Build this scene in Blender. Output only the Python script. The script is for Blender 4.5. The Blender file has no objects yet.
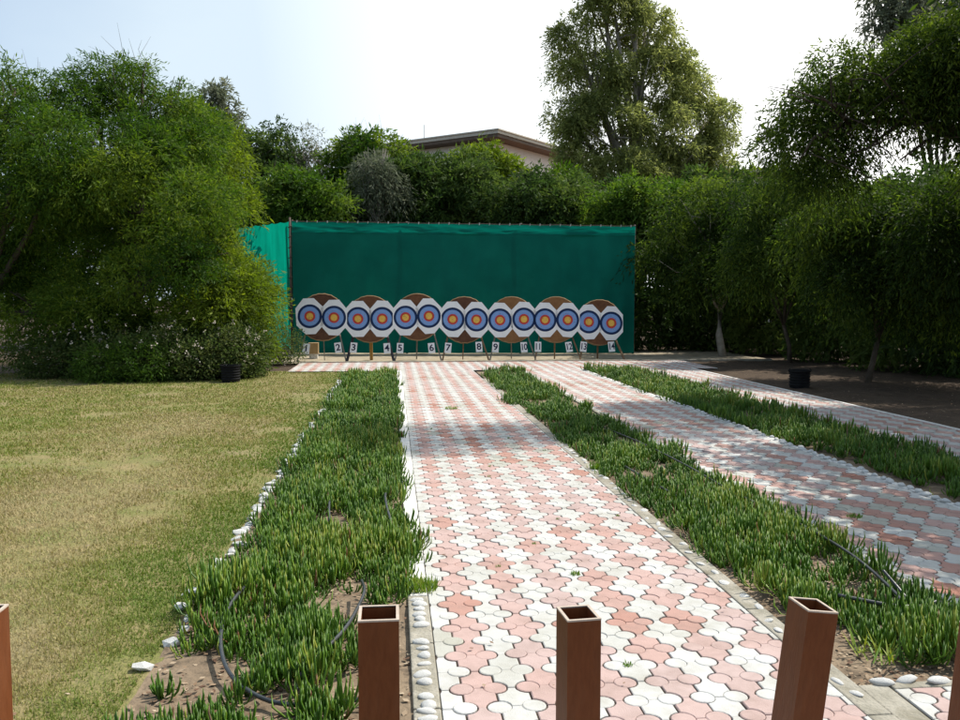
import bpy, bmesh, math, random
import numpy as np
from mathutils import Vector, Matrix, noise
random.seed(7)
RNG = np.random.default_rng(11)
C = bpy.context.scene.collection
SC = bpy.context.scene
R = math.radians

# ---------------------------------------------------------------- camera
CAM_H = 1.45
PITCH, YAW = R(3.945), R(5.697)
cam_d = bpy.data.cameras.new('camera'); cam = bpy.data.objects.new('camera', cam_d); C.objects.link(cam)
cam.location = (0, 0, CAM_H); cam.rotation_euler = (R(90) - PITCH, 0, -YAW)
cam_d.sensor_width = 36; cam_d.lens = 32.6; cam_d.clip_start = .05; cam_d.clip_end = 3000
SC.camera = cam

# ---------------------------------------------------------------- sky and sun
SUN_EL, SUN_AZ = R(55), R(70)          # azimuth measured from +Y towards +X
w = bpy.data.worlds.new('World'); SC.world = w; w.use_nodes = True
nt = w.node_tree; nt.nodes.clear()
def N(t, **k):
    n = nt.nodes.new(t)
    for a, b in k.items(): setattr(n, a, b)
    return n
out = N('ShaderNodeOutputWorld'); bg = N('ShaderNodeBackground'); sky = N('ShaderNodeTexSky')
sky.sky_type = 'NISHITA'; sky.sun_disc = False; sky.sun_elevation = SUN_EL; sky.sun_rotation = SUN_AZ
sky.air_density = 1.0; sky.dust_density = 1.5
tc = N('ShaderNodeTexCoord'); mp = N('ShaderNodeMapping'); mp.inputs['Scale'].default_value = (1, 1, 2.6)
no = N('ShaderNodeTexNoise'); no.inputs['Scale'].default_value = 1.3; no.inputs['Detail'].default_value = 6; no.inputs['Roughness'].default_value = .5
# the veil of thin cloud is thickest to the right, where the sun stands
dp = N('ShaderNodeVectorMath', operation='DOT_PRODUCT'); dp.inputs[1].default_value = (math.sin(R(55)), math.cos(R(55)), .25)
mr = N('ShaderNodeMapRange'); mr.inputs['From Min'].default_value = .05; mr.inputs['From Max'].default_value = .85
mr.inputs['To Min'].default_value = -.25; mr.inputs['To Max'].default_value = .55
ad = N('ShaderNodeMath', operation='ADD')
rp = N('ShaderNodeValToRGB'); rp.color_ramp.elements[0].position = .30; rp.color_ramp.elements[1].position = .72
rp.color_ramp.elements[0].color = (.35,)*3 + (1,)
mix = N('ShaderNodeMixRGB')
vr = N('ShaderNodeMapRange'); vr.inputs['From Min'].default_value = .5; vr.inputs['From Max'].default_value = .95
veil = N('ShaderNodeMixRGB'); veil.inputs[1].default_value = (4.4, 5.2, 5.85, 1); veil.inputs[2].default_value = (10.5, 10.4, 10.2, 1)
L = nt.links.new
L(tc.outputs['Generated'], mp.inputs[0]); L(mp.outputs[0], no.inputs['Vector']); L(tc.outputs['Generated'], dp.inputs[0])
L(dp.outputs['Value'], mr.inputs[0]); L(no.outputs[0], ad.inputs[0]); L(mr.outputs[0], ad.inputs[1]); L(ad.outputs[0], rp.inputs[0])
L(dp.outputs['Value'], vr.inputs[0]); L(vr.outputs[0], veil.inputs[0]); L(veil.outputs[0], mix.inputs[2])
L(rp.outputs[0], mix.inputs[0]); L(sky.outputs[0], mix.inputs[1]); L(mix.outputs[0], bg.inputs[0]); L(bg.outputs[0], out.inputs[0])
bg.inputs[1].default_value = .115
sd = bpy.data.lights.new('sun', 'SUN'); sd.energy = 3.8; sd.angle = R(.5); sd.color = (1, .95, .86)
so = bpy.data.objects.new('sun', sd); C.objects.link(so)
sdir = Vector((math.sin(SUN_AZ)*math.cos(SUN_EL), math.cos(SUN_AZ)*math.cos(SUN_EL), math.sin(SUN_EL)))
so.rotation_euler = sdir.to_track_quat('Z', 'Y').to_euler(); so.location = (20, 20, 40)
SC.view_settings.view_transform = 'Standard'; SC.view_settings.look = 'None'
SC.view_settings.exposure = .58; SC.view_settings.gamma = 1; SC.view_settings.use_curve_mapping = False
SC.render.engine = 'CYCLES'

# ---------------------------------------------------------------- helpers
def at(px, py, Y):
    """a point of the place, from where it is seen in the 960x720 photograph and its distance along the path"""
    x = (px-480)/870; z = -(py-360)/870
    y2 = math.cos(PITCH) + z*math.sin(PITCH); z2 = -math.sin(PITCH) + z*math.cos(PITCH)
    c, s = math.cos(YAW), math.sin(YAW)
    r = Vector((x*c + y2*s, -x*s + y2*c, z2)); t = Y/r.y
    return Vector((r.x*t, Y, CAM_H + r.z*t))

def mat(name, col, rough=.8, col2=None, scale=8, bump=0, bscale=None, detail=4, metal=0, spec=.3, trans=0, tint=None, dirt=None, dirt_scale=2, dirt_rng=(.5, .7), wide=(.35, .65), stretch=None, dirt_amt=1):
    m = bpy.data.materials.new(name); m.use_nodes = True
    t = m.node_tree; b = t.nodes['Principled BSDF']; o = t.nodes['Material Output']
    b.inputs['Roughness'].default_value = rough; b.inputs['Metallic'].default_value = metal
    b.inputs['Specular IOR Level'].default_value = spec
    def nn(k, **kw):
        n = t.nodes.new(k)
        for a, v in kw.items(): setattr(n, a, v)
        return n
    c4 = lambda c: (c[0], c[1], c[2], 1)
    tcn0 = nn('ShaderNodeTexCoord')
    if stretch:
        tcn = nn('ShaderNodeMapping'); tcn.inputs['Scale'].default_value = stretch; t.links.new(tcn0.outputs['Object'], tcn.inputs[0]); coord = tcn.outputs[0]
    else: coord = tcn0.outputs['Object']
    last = None
    if tint:
        at_ = nn('ShaderNodeAttribute', attribute_name='tint'); r = nn('ShaderNodeValToRGB')
        els = r.color_ramp.elements
        for i, (p, c) in enumerate(tint):
            e = els[i] if i < 2 else els.new(p)
            e.position = p; e.color = c4(c)
        t.links.new(at_.outputs['Fac'], r.inputs[0]); last = r.outputs[0]
    if col2 or not last:
        n1 = nn('ShaderNodeTexNoise'); n1.inputs['Scale'].default_value = scale; n1.inputs['Detail'].default_value = detail
        n1.inputs['Roughness'].default_value = .6
        r1 = nn('ShaderNodeValToRGB'); r1.color_ramp.elements[0].position = wide[0]; r1.color_ramp.elements[1].position = wide[1]
        r1.color_ramp.elements[0].color = c4(col); r1.color_ramp.elements[1].color = c4(col2 or tuple(x*.85 for x in col))
        t.links.new(coord, n1.inputs['Vector']); t.links.new(n1.outputs[0], r1.inputs[0])
        if last:
            mx = nn('ShaderNodeMixRGB', blend_type='MULTIPLY'); mx.inputs[0].default_value = 1
            t.links.new(last, mx.inputs[1]); t.links.new(r1.outputs[0], mx.inputs[2]); last = mx.outputs[0]
        else: last = r1.outputs[0]
    if dirt:
        n3 = nn('ShaderNodeTexNoise'); n3.inputs['Scale'].default_value = dirt_scale; n3.inputs['Detail'].default_value = 7; n3.inputs['Roughness'].default_value = .65
        r3 = nn('ShaderNodeMapRange'); r3.inputs['To Max'].default_value = dirt_amt; r3.inputs['From Min'].default_value = dirt_rng[0]; r3.inputs['From Max'].default_value = dirt_rng[1]
        mx = nn('ShaderNodeMixRGB'); mx.inputs[2].default_value = c4(dirt)
        t.links.new(coord, n3.inputs['Vector']); t.links.new(n3.outputs[0], r3.inputs[0]); t.links.new(r3.outputs[0], mx.inputs[0])
        t.links.new(last, mx.inputs[1]); last = mx.outputs[0]
    t.links.new(last, b.inputs['Base Color'])
    if bump:
        n2 = nn('ShaderNodeTexNoise'); n2.inputs['Scale'].default_value = bscale or scale*4; n2.inputs['Detail'].default_value = 5
        bp = nn('ShaderNodeBump'); bp.inputs['Strength'].default_value = bump; bp.inputs['Distance'].default_value = .02
        t.links.new(coord, n2.inputs['Vector']); t.links.new(n2.outputs[0], bp.inputs['Height']); t.links.new(bp.outputs[0], b.inputs['Normal'])
    if trans:
        tr = nn('ShaderNodeBsdfTranslucent'); ms = nn('ShaderNodeMixShader'); ms.inputs[0].default_value = trans
        hs = nn('ShaderNodeHueSaturation'); hs.inputs['Value'].default_value = 1.35; hs.inputs['Saturation'].default_value = 1.1
        t.links.new(last, hs.inputs['Color']); t.links.new(hs.outputs[0], tr.inputs[0])
        t.links.new(b.outputs[0], ms.inputs[1]); t.links.new(tr.outputs[0], ms.inputs[2]); t.links.new(ms.outputs[0], o.inputs['Surface'])
    return m

def np_mesh(name, V, F, m, parent=None, tint=None, smooth=False, mi=None):
    """one mesh object from an array of vertices and an array of same-size faces (or a python list of faces)"""
    me = bpy.data.meshes.new(name)
    if isinstance(F, np.ndarray):
        k = F.shape[1]; nf = len(F)
        me.vertices.add(len(V)); me.vertices.foreach_set('co', np.asarray(V, np.float32).ravel())
        me.loops.add(nf*k); me.loops.foreach_set('vertex_index', F.astype(np.int32).ravel())
        me.polygons.add(nf); me.polygons.foreach_set('loop_start', np.arange(0, nf*k, k, dtype=np.int32))
        me.update(calc_edges=True)
    else:
        me.from_pydata([tuple(v) for v in V], [], F); me.update()
    if tint is not None:
        a = me.attributes.new('tint', 'FLOAT', 'FACE'); a.data.foreach_set('value', np.asarray(tint, np.float32))
    for x in (m if isinstance(m, list) else [m]): me.materials.append(x)
    if mi is not None: me.polygons.foreach_set('material_index', np.asarray(mi, np.int32))
    if smooth: me.polygons.foreach_set('use_smooth', np.ones(len(me.polygons), bool))
    o = bpy.data.objects.new(name, me); C.objects.link(o)
    if parent: o.parent = parent
    return o

class MB:
    def __init__(s): s.v = []; s.f = []; s.m = []; s.t = []
    def add(s, vs, fs, mi=0, t=.5):
        b = len(s.v); s.v += [tuple(v) for v in vs]; s.f += [tuple(i+b for i in f) for f in fs]; s.m += [mi]*len(fs); s.t += [t]*len(fs)
    def box(s, c, d, mtx=None, mi=0):
        vs = [Vector((c[0]+sx*d[0]/2, c[1]+sy*d[1]/2, c[2]+sz*d[2]/2)) for sx in (-1, 1) for sy in (-1, 1) for sz in (-1, 1)]
        if mtx: vs = [mtx @ v for v in vs]
        s.add(vs, [(0,1,3,2),(4,6,7,5),(0,4,5,1),(2,3,7,6),(0,2,6,4),(1,5,7,3)], mi)
    def tube(s, pts, rad, n=8, mi=0, cap=True, squash=None):
        pts = [Vector(p) for p in pts]; rad = rad if isinstance(rad, (list, tuple)) else [rad]*len(pts)
        rings = []
        for i, p in enumerate(pts):
            d = (pts[min(i+1, len(pts)-1)] - pts[max(i-1, 0)]).normalized()
            a = d.cross(Vector((0, 0, 1))) if abs(d.z) < .95 else d.cross(Vector((1, 0, 0)))
            a.normalize(); b = d.cross(a)
            rings.append([p + (a*math.cos(2*math.pi*k/n) + b*math.sin(2*math.pi*k/n))*rad[i] for k in range(n)])
        vs = [v for r in rings for v in r]; fs = []
        for i in range(len(pts)-1):
            for k in range(n): fs.append((i*n+k, i*n+(k+1) % n, (i+1)*n+(k+1) % n, (i+1)*n+k))
        if cap: fs += [tuple(range(n))[::-1], tuple((len(pts)-1)*n+k for k in range(n))]
        s.add(vs, fs, mi)
    def bar(s, a, b, w, d, mi=0):
        a, b = Vector(a), Vector(b); z = (b-a); L_ = z.length
        q = z.to_track_quat('Z', 'Y').to_matrix().to_4x4()
        s.box((0, 0, L_/2), (w, d, L_), Matrix.Translation(a) @ q, mi)
    def build(s, name, m, parent=None, smooth=False, bevel=0, tint=False):
        o = np_mesh(name, s.v, s.f, m, parent, tint=s.t if tint else None, mi=s.m, smooth=smooth)
        if bevel:
            b = o.modifiers.new('bevel', 'BEVEL'); b.width = bevel; b.segments = 2; b.limit_method = 'ANGLE'
        return o

def thing(name, label, cat, loc=(0, 0, 0), rz=0, group=None):
    o = bpy.data.objects.new(name, None); C.objects.link(o); o.location = loc; o.rotation_euler = (0, 0, rz)
    o.empty_display_size = .1
    return tag(o, label, cat, group)
def tag(o, label, cat, group=None, kind=None):
    o['label'] = label; o['category'] = cat
    if group: o['group'] = group
    if kind: o['kind'] = kind
    return o
def structure(o): o['kind'] = 'structure'; return o

def fbm(x, y, s=1., oct=4, seed=0.):
    return noise.fractal(Vector((x*s+seed, y*s-seed, seed)), 1., 2., oct)

# ---------------------------------------------------------------- materials
M_soil = mat('soil', (.16, .115, .075), .95, (.26, .195, .13), 3, .6, 40, 8, dirt=(.08, .06, .04), dirt_scale=14, dirt_rng=(.5, .7))
M_litter = mat('leaf_litter', (.042, .026, .016), .95, (.075, .05, .03), 5, .8, 30, 8, dirt=(.13, .09, .055), dirt_scale=22, dirt_rng=(.58, .7))
M_sand = mat('sand', (.30, .25, .17), .95, (.40, .34, .25), 4, .5, 60, 8, dirt=(.20, .16, .10), dirt_scale=1.6, dirt_rng=(.5, .75))
M_lawn = mat('lawn_turf', (.25, .20, .09), .95, (.15, .16, .045), 3.2, .9, 45, 14, dirt=(.26, .195, .12), dirt_scale=1.0, dirt_rng=(.50, .72), dirt_amt=.7)
M_gravel = mat('gravel', (.22, .20, .17), .9, (.38, .36, .32), 60, 1, 90, 4)
M_mortar = mat('mortar', (.055, .042, .034), .95, (.09, .068, .05), 10, .4, 60)
M_conc = mat('kerb_concrete', (.27, .25, .20), .9, (.38, .35, .29), 9, .5, 60, dirt=(.17, .15, .10), dirt_scale=5, dirt_rng=(.5, .72))
M_concw = mat('white_kerb', (.62, .60, .56), .85, (.72, .70, .66), 12, .4, 50, dirt=(.38, .36, .28), dirt_scale=6, dirt_rng=(.56, .75))
M_pink = mat('pink_paver', (.95, .95, .95), .8, (1, 1, 1), 20, .25, 220, tint=[(0, (.37, .17, .12)), (.3, (.44, .26, .215)), (.7, (.485, .335, .30)), (1, (.48, .365, .34))], dirt=(.27, .19, .16), dirt_scale=6, dirt_rng=(.45, .80), dirt_amt=.8, spec=.2)
M_white = mat('white_paver', (.95, .95, .95), .8, (1, 1, 1), 20, .25, 220, tint=[(0, (.40, .39, .33)), (.3, (.48, .475, .44)), (1, (.55, .545, .525))], dirt=(.33, .31, .25), dirt_scale=6, dirt_rng=(.45, .80), dirt_amt=.8, spec=.2)
M_stone = mat('white_stone', (.62, .62, .60), .8, (.78, .78, .76), 25, .5, 60, dirt=(.33, .29, .22), dirt_scale=16, dirt_rng=(.48, .72))
M_ice = mat('ice_plant_leaf', (0, 0, 0), .45, None, spec=.4, trans=.25,
            tint=[(0, (.045, .11, .012)), (.45, (.085, .185, .016)), (.8, (.165, .27, .025)), (.93, (.30, .33, .05)), (.97, (.22, .10, .04)), (1, (.25, .16, .09))])
M_grass = mat('grass_blade', (0, 0, 0), .7, None, trans=.25, tint=[(0, (.11, .175, .022)), (.4, (.18, .215, .04)), (.7, (.27, .24, .08)), (1, (.36, .295, .15))])
M_post = mat('brown_painted_steel', (.125, .036, .010), .5, (.155, .047, .014), 30, .08, 90, spec=.22, dirt=(.17, .075, .035), dirt_scale=9, dirt_rng=(.5, .8), stretch=(2, 2, .5), dirt_amt=.45)
M_rim = mat('pale_rim', (.42, .34, .27), .6, (.50, .42, .35), 30)  # paler tone round the top edge of each post tube
M_hose = mat('black_hose', (.022, .024, .027), .38, (.04, .045, .05), 12, .1, 40, spec=.6)
def leafmat(n, a, b, c, tr=.42): return mat(n, (0, 0, 0), .62, None, spec=.14, trans=tr, tint=[(0, a), (.5, b), (1, c)])
M_aca = leafmat('acacia_leaf', (.026, .062, .010), (.066, .128, .016), (.16, .22, .03), .46)
M_acay = leafmat('light_leaf', (.085, .13, .016), (.14, .20, .024), (.21, .26, .035), .5)
M_dark = leafmat('dark_leaf', (.032, .060, .016), (.058, .100, .023), (.11, .155, .035))
M_euc = leafmat('eucalyptus_leaf', (.12, .15, .05), (.22, .25, .08), (.32, .34, .12), .58)
M_grey = leafmat('grey_leaf', (.10, .12, .075), (.15, .17, .105), (.22, .23, .16), .4)
M_dusk = leafmat('weeping_leaf', (.016, .034, .007), (.038, .072, .012), (.13, .185, .028), .45)
M_bright = leafmat('bright_leaf', (.045, .095, .014), (.08, .145, .02), (.14, .20, .032), .45)
M_lant = leafmat('lantana_leaf', (.04, .07, .018), (.07, .105, .028), (.12, .14, .045))
M_petal = mat('petal', (.52, .42, .36), .7, (.66, .62, .54), 30, trans=.3)
M_bark = mat('bark', (.05, .038, .027), .9, (.095, .075, .055), 8, .8, 25)
M_barkp = mat('pale_bark', (.24, .21, .17), .9, (.34, .31, .26), 8, .8, 25)
M_twig = mat('dry_twig', (.20, .17, .15), .9, (.28, .25, .23), 8)

# ---------------------------------------------------------------- ground
def sheet(name, poly, z, m, sub=0):
    b = MB(); b.add([(x, y, z) for x, y in poly], [tuple(range(len(poly)))]); return structure(b.build(name, m))
def grid(name, x0, x1, y0, y1, z, m, step, amp, hfun=None):
    nx, ny = max(1, int((x1-x0)/step)), max(1, int((y1-y0)/step))
    V = []; 
    for j in range(ny+1):
        for i in range(nx+1):
            x, y = x0+(x1-x0)*i/nx, y0+(y1-y0)*j/ny
            V.append((x, y, z + amp*(.5+.5*fbm(x, y, 1.2)) + (amp*.4)*fbm(x, y, 6)))
    F = [(j*(nx+1)+i, j*(nx+1)+i+1, (j+1)*(nx+1)+i+1, (j+1)*(nx+1)+i) for j in range(ny) for i in range(nx)]
    return structure(np_mesh(name, V, F, m, smooth=True))
sheet('ground', [(-900, -900), (900, -900), (900, 900), (-900, 900)], -.03, M_litter)
grid('lawn', -12, -.93, 2.96, 17.9, .0, M_lawn, .12, .016)
sheet('gravel_strip', [(-12, -3), (-.93, -3), (-.93, 3.02), (-12, 3.02)], .005, M_gravel)
grid('sand_strip', -3.4, 9.2, 20.05, 24.4, -.012, M_sand, .15, .035)
grid('soil', -.95, .08, -1, 17.4, -.005, M_soil, .06, .03)
grid('soil', 1.66, 2.56, .8, 17.4, -.007, M_soil, .06, .03)
grid('soil', 3.9, 5.05, 3, 17.9, -.02, M_soil, .08, .03)
grid('dirt', 6.2, 22, -3, 20.0, -.025, M_litter, .2, .06)

# ---------------------------------------------------------------- paving: every paver its own raised piece of the path's one mesh
PX, PY, DR, GAP = .122, .15, .0425, .0042
def paving(name, x0, x1, y0, y1, ox, oy=0., zt=.03, rot90=False):
    V = []; F = []; MI = []; T = []
    arc = 4
    def piece(pts, mi, t):
        """raised slab with a small chamfer"""
        n = len(pts); c = Vector((sum(p[0] for p in pts)/n, sum(p[1] for p in pts)/n, 0)); b = len(V)
        dz = random.gauss(0, .0011)+.004*fbm(pts[0][0], pts[0][1], .9, 2, 4); tx, ty = random.gauss(0, .011), random.gauss(0, .011)
        for p in pts: V.append((p[0], p[1], zt-.008))
        for p in pts: V.append((p[0], p[1], zt-.0022+dz))
        for p in pts:
            d = Vector((p[0]-c.x, p[1]-c.y)); k = 1-min(.0035/max(d.length, .001), .3)
            V.append((c.x+d.x*k, c.y+d.y*k, zt+dz+tx*d.x+ty*d.y))
        for i in range(n):
            j = (i+1) % n
            F.append((b+i, b+j, b+n+j, b+n+i)); F.append((b+n+i, b+n+j, b+2*n+j, b+2*n+i))
        F.append(tuple(b+2*n+i for i in range(n)))
        MI.extend([mi]*(2*n+1)); T.extend([t]*(2*n+1))
    seen = {}
    def unit_tint(c, r):                                            # the four pieces of one cast unit share their shade
        if (c, r) not in seen:
            v = .66+.20*random.gauss(0, 1)+.55*fbm(ox+c*PX, oy+r*PY, .5, 2, 3)
            seen[(c, r)] = min(1, max(0, v if random.random() > .05 else v-.45))
        return seen[(c, r)]
    c0 = math.floor((x0-ox)/PX); c1 = math.ceil((x1-ox)/PX); r0 = math.floor((y0-oy)/PY); r1 = math.ceil((y1-oy)/PY)
    def clip(pts):
        for ax, lim, sg in ((0, x0, 1), (0, x1, -1), (1, y0, 1), (1, y1, -1)):
            q = []
            for i in range(len(pts)):
                a, b_ = pts[i], pts[(i+1) % len(pts)]
                ia, ib = (a[ax]-lim)*sg >= 0, (b_[ax]-lim)*sg >= 0
                if ia: q.append(a)
                if ia != ib:
                    t = (lim-a[ax])/(b_[ax]-a[ax]); q.append((a[0]+(b_[0]-a[0])*t, a[1]+(b_[1]-a[1])*t))
            pts = q
            if len(pts) < 3: return []
        return pts
    for c in range(c0, c1):
        for r in range(r0, r1):
            xl, xr = ox+c*PX, ox+(c+1)*PX; yb, yt = oy+r*PY, oy+(r+1)*PY
            # thin score at both ends, wider joint towards the neighbouring column
            g, gy = .0038, .0011
            pts = []
            for (cx, cy, a0) in ((xl, yb, 90), (xr, yb, 180), (xr, yt, 270), (xl, yt, 0)):
                for k in range(arc+1):
                    a = R(a0 - 90*k/arc) if True else 0
                    # the concave quarter: sweep so that the outline runs counter-clockwise
                    same = (round((cy-oy)/PY) & 1) == (c & 1)          # thin score inside a colour, dark joint between colours
                    RR = DR+(.0016 if same else .0062)
                    px, py = cx+RR*math.cos(a), cy+RR*math.sin(a)
                    pts.append((min(max(px, xl+g), xr-g), min(max(py, yb+gy), yt-gy)))
            pts = clip(pts)
            if not pts: continue
            tt = unit_tint(c, r if (r & 1) == (c & 1) else r+1)
            piece(pts, 0 if (c & 1) == 0 else 1, min(1, max(0, tt+random.gauss(0, .05))))
    for c in range(c0, c1+1):
        for r in range(r0, r1+1):
            x, y = ox+c*PX, oy+r*PY
            pts = clip([(x+DR*math.cos(2*math.pi*k/16), y+DR*math.sin(2*math.pi*k/16)) for k in range(16)])
            if not pts: continue
            pink = (r & 1) == 0
            tt = min(1, max(0, unit_tint(c if (c & 1) == (r & 1) else c-1, r)+random.gauss(0, .05)))
            piece(pts, 0 if pink else 1, tt)
    o = np_mesh(name, V, F, [M_pink, M_white], tint=T, mi=MI)
    b = MB(); b.add([(x0, y0, zt-.006), (x1, y0, zt-.006), (x1, y1, zt-.006), (x0, y1, zt-.006)], [(0, 1, 2, 3)])
    structure(b.build(name+'_bedding', M_mortar))
    return structure(o)
paving('path', .16, 1.605, 1.2, 17.55, .24, .08)
paving('path', 2.60, 3.84, 3.05, 17.55, 2.66, .02)
paving('path', 5.08, 6.15, 3.05, 17.55, 5.12, .05)
paving('path', -2.1, 6.75, 17.555, 19.92, .24, .08)
paving('path', 1.82, 6.6, 1.2, 2.93, 1.88, .0)

def kerb(x0, x1, y0, y1, z, m, wob=0):
    b = MB(); n = max(1, int(max(x1-x0, y1-y0)/.5)); long_y = (y1-y0) > (x1-x0)
    for i in range(n):
        a, c = i/n, (i+1)/n
        if long_y: b.box(((x0+x1)/2+random.uniform(-wob, wob), y0+(y1-y0)*(a+c)/2, z/2-.02), (x1-x0, (y1-y0)/n-.006, z+.04+random.uniform(-.003, .003)))
        else: b.box((x0+(x1-x0)*(a+c)/2, (y0+y1)/2, z/2-.02), ((x1-x0)/n-.006, y1-y0, z+.04+random.uniform(-.003, .003)))
    return structure(b.build('kerb', m, bevel=.006))
kerb(.06, .157, 1.2, 4.1, .032, M_conc)
kerb(.06, .157, 4.1, 17.5, .036, M_concw, .002)
kerb(1.608, 1.70, 1.2, 15.6, .032, M_conc, .003)
kerb(2.555, 2.597, 3.05, 17.3, .032, M_conc, .003)
kerb(3.843, 3.90, 3.05, 17.3, .034, M_concw, .003)
kerb(5.035, 5.077, 3.05, 17.5, .032, M_conc, .003)
kerb(6.153, 6.21, 3.05, 17.5, .036, M_concw, .002)
kerb(-2.1, 9.0, 19.925, 20.03, .05, M_conc)
kerb(1.705, 1.815, 1.2, 2.985, .026, M_conc)
kerb(1.82, 6.6, 2.935, 2.985, .028, M_conc)

# ---------------------------------------------------------------- stones
def stone_mesh(k):
    bm = bmesh.new(); bmesh.ops.create_icosphere(bm, subdivisions=2 if k < 6 else 1, radius=1)
    for v in bm.verts:
        n = noise.noise(v.co*1.3+Vector((k*7.3, 0, 0)))
        v.co *= 1+(.28 if k < 6 else .55)*n; v.co.z *= .8 if k < 6 else .7
    me = bpy.data.meshes.new('stone'); bm.to_mesh(me); bm.free(); me.materials.append(M_stone)
    me.polygons.foreach_set('use_smooth', np.full(len(me.polygons), k < 6)); return me
SM = [stone_mesh(k) for k in range(12)]
def stone(x, y, z, sx, sy, sz, name, label, cat, group):
    o = bpy.data.objects.new(name, random.choice(SM[6:] if 'rock' in name else SM[:6])); C.objects.link(o)
    o.location = (x, y, z); o.scale = (sx, sy, sz); o.rotation_euler = (random.uniform(-.2, .2), random.uniform(-.2, .2), random.uniform(-.35, .35) if 'rock' not in name else random.uniform(0, 6))
    return tag(o, label, cat, group)
y = 2.3
while y < 4.05:
    s = random.uniform(.6, 1.1)
    if random.random() < .88:
        stone(.108+random.uniform(-.008, .008), y, .034, .036*random.uniform(.75, 1.1), .026*s, .02*s, 'pebble', 'smooth white pebble set in the mortar kerb left of the main path', 'pebble', 'white pebbles in the near kerb of the main path')
    y += .055*s+random.uniform(.0, .025)
y = 2.9
while y < 8.5:
    stone(1.655+random.uniform(-.025, .025), y, .032, .022*random.uniform(.6, 1.3), .032*random.uniform(.6, 1.2), .011, 'pebble', 'small white pebble half sunk in the grey kerb right of the main path', 'pebble', 'white pebbles sunk in the kerb right of the main path')
    y += random.uniform(.07, .22)
y = 3.3
while y < 15.8:                                                     # white rocks between lawn and first bed
    gap = y > 4.3 and fbm(0, y, .9, 2, 5) > .38
    if y < 4.3: gap = random.random() < .5
    if not gap:
        s = random.uniform(.7, 1.25) * (1.0 if y < 4.3 else 1)
        stone(-.93+random.uniform(-.03, .03)+(random.uniform(-.06, .06) if y < 4.3 else 0), y, .022, .034*s, .046*s*random.uniform(.7, 1.3), .026*s, 'edging_rock', 'rough white rock in the edging row between lawn and leafy bed', 'rock', 'white rocks along the lawn edge')
    y += random.uniform(.09, .15)
y = 3.2
while y < 12.5:
    stone(3.872+random.uniform(-.02, .02), y, .04, .03*random.uniform(.7, 1.2), .04*random.uniform(.7, 1.3), .022, 'edging_pebble', 'pale pebble along the right edge of the middle path', 'pebble', 'pebbles edging the middle path')
    y += random.uniform(.09, .16)
y = 3.2
while y < 9:
    stone(2.575+random.uniform(-.02, .02), y, .034, .025*random.uniform(.7, 1.2), .035*random.uniform(.7, 1.4), .018, 'edging_pebble', 'pale pebble between the second leafy bed and the middle path', 'pebble', 'pebbles between second bed and middle path')
    y += random.uniform(.09, .22)
for i, x in enumerate((1.80, 1.90, 2.02, 2.14, 2.27, 2.38)):
    stone(x, 2.975+random.uniform(-.012, .012), .034, .052*random.uniform(.8, 1.1), .022, .018, 'edging_pebble', 'white stone edging the paved strip at the near end of the second bed', 'pebble', 'white stones at the near end of the second bed')

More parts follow.
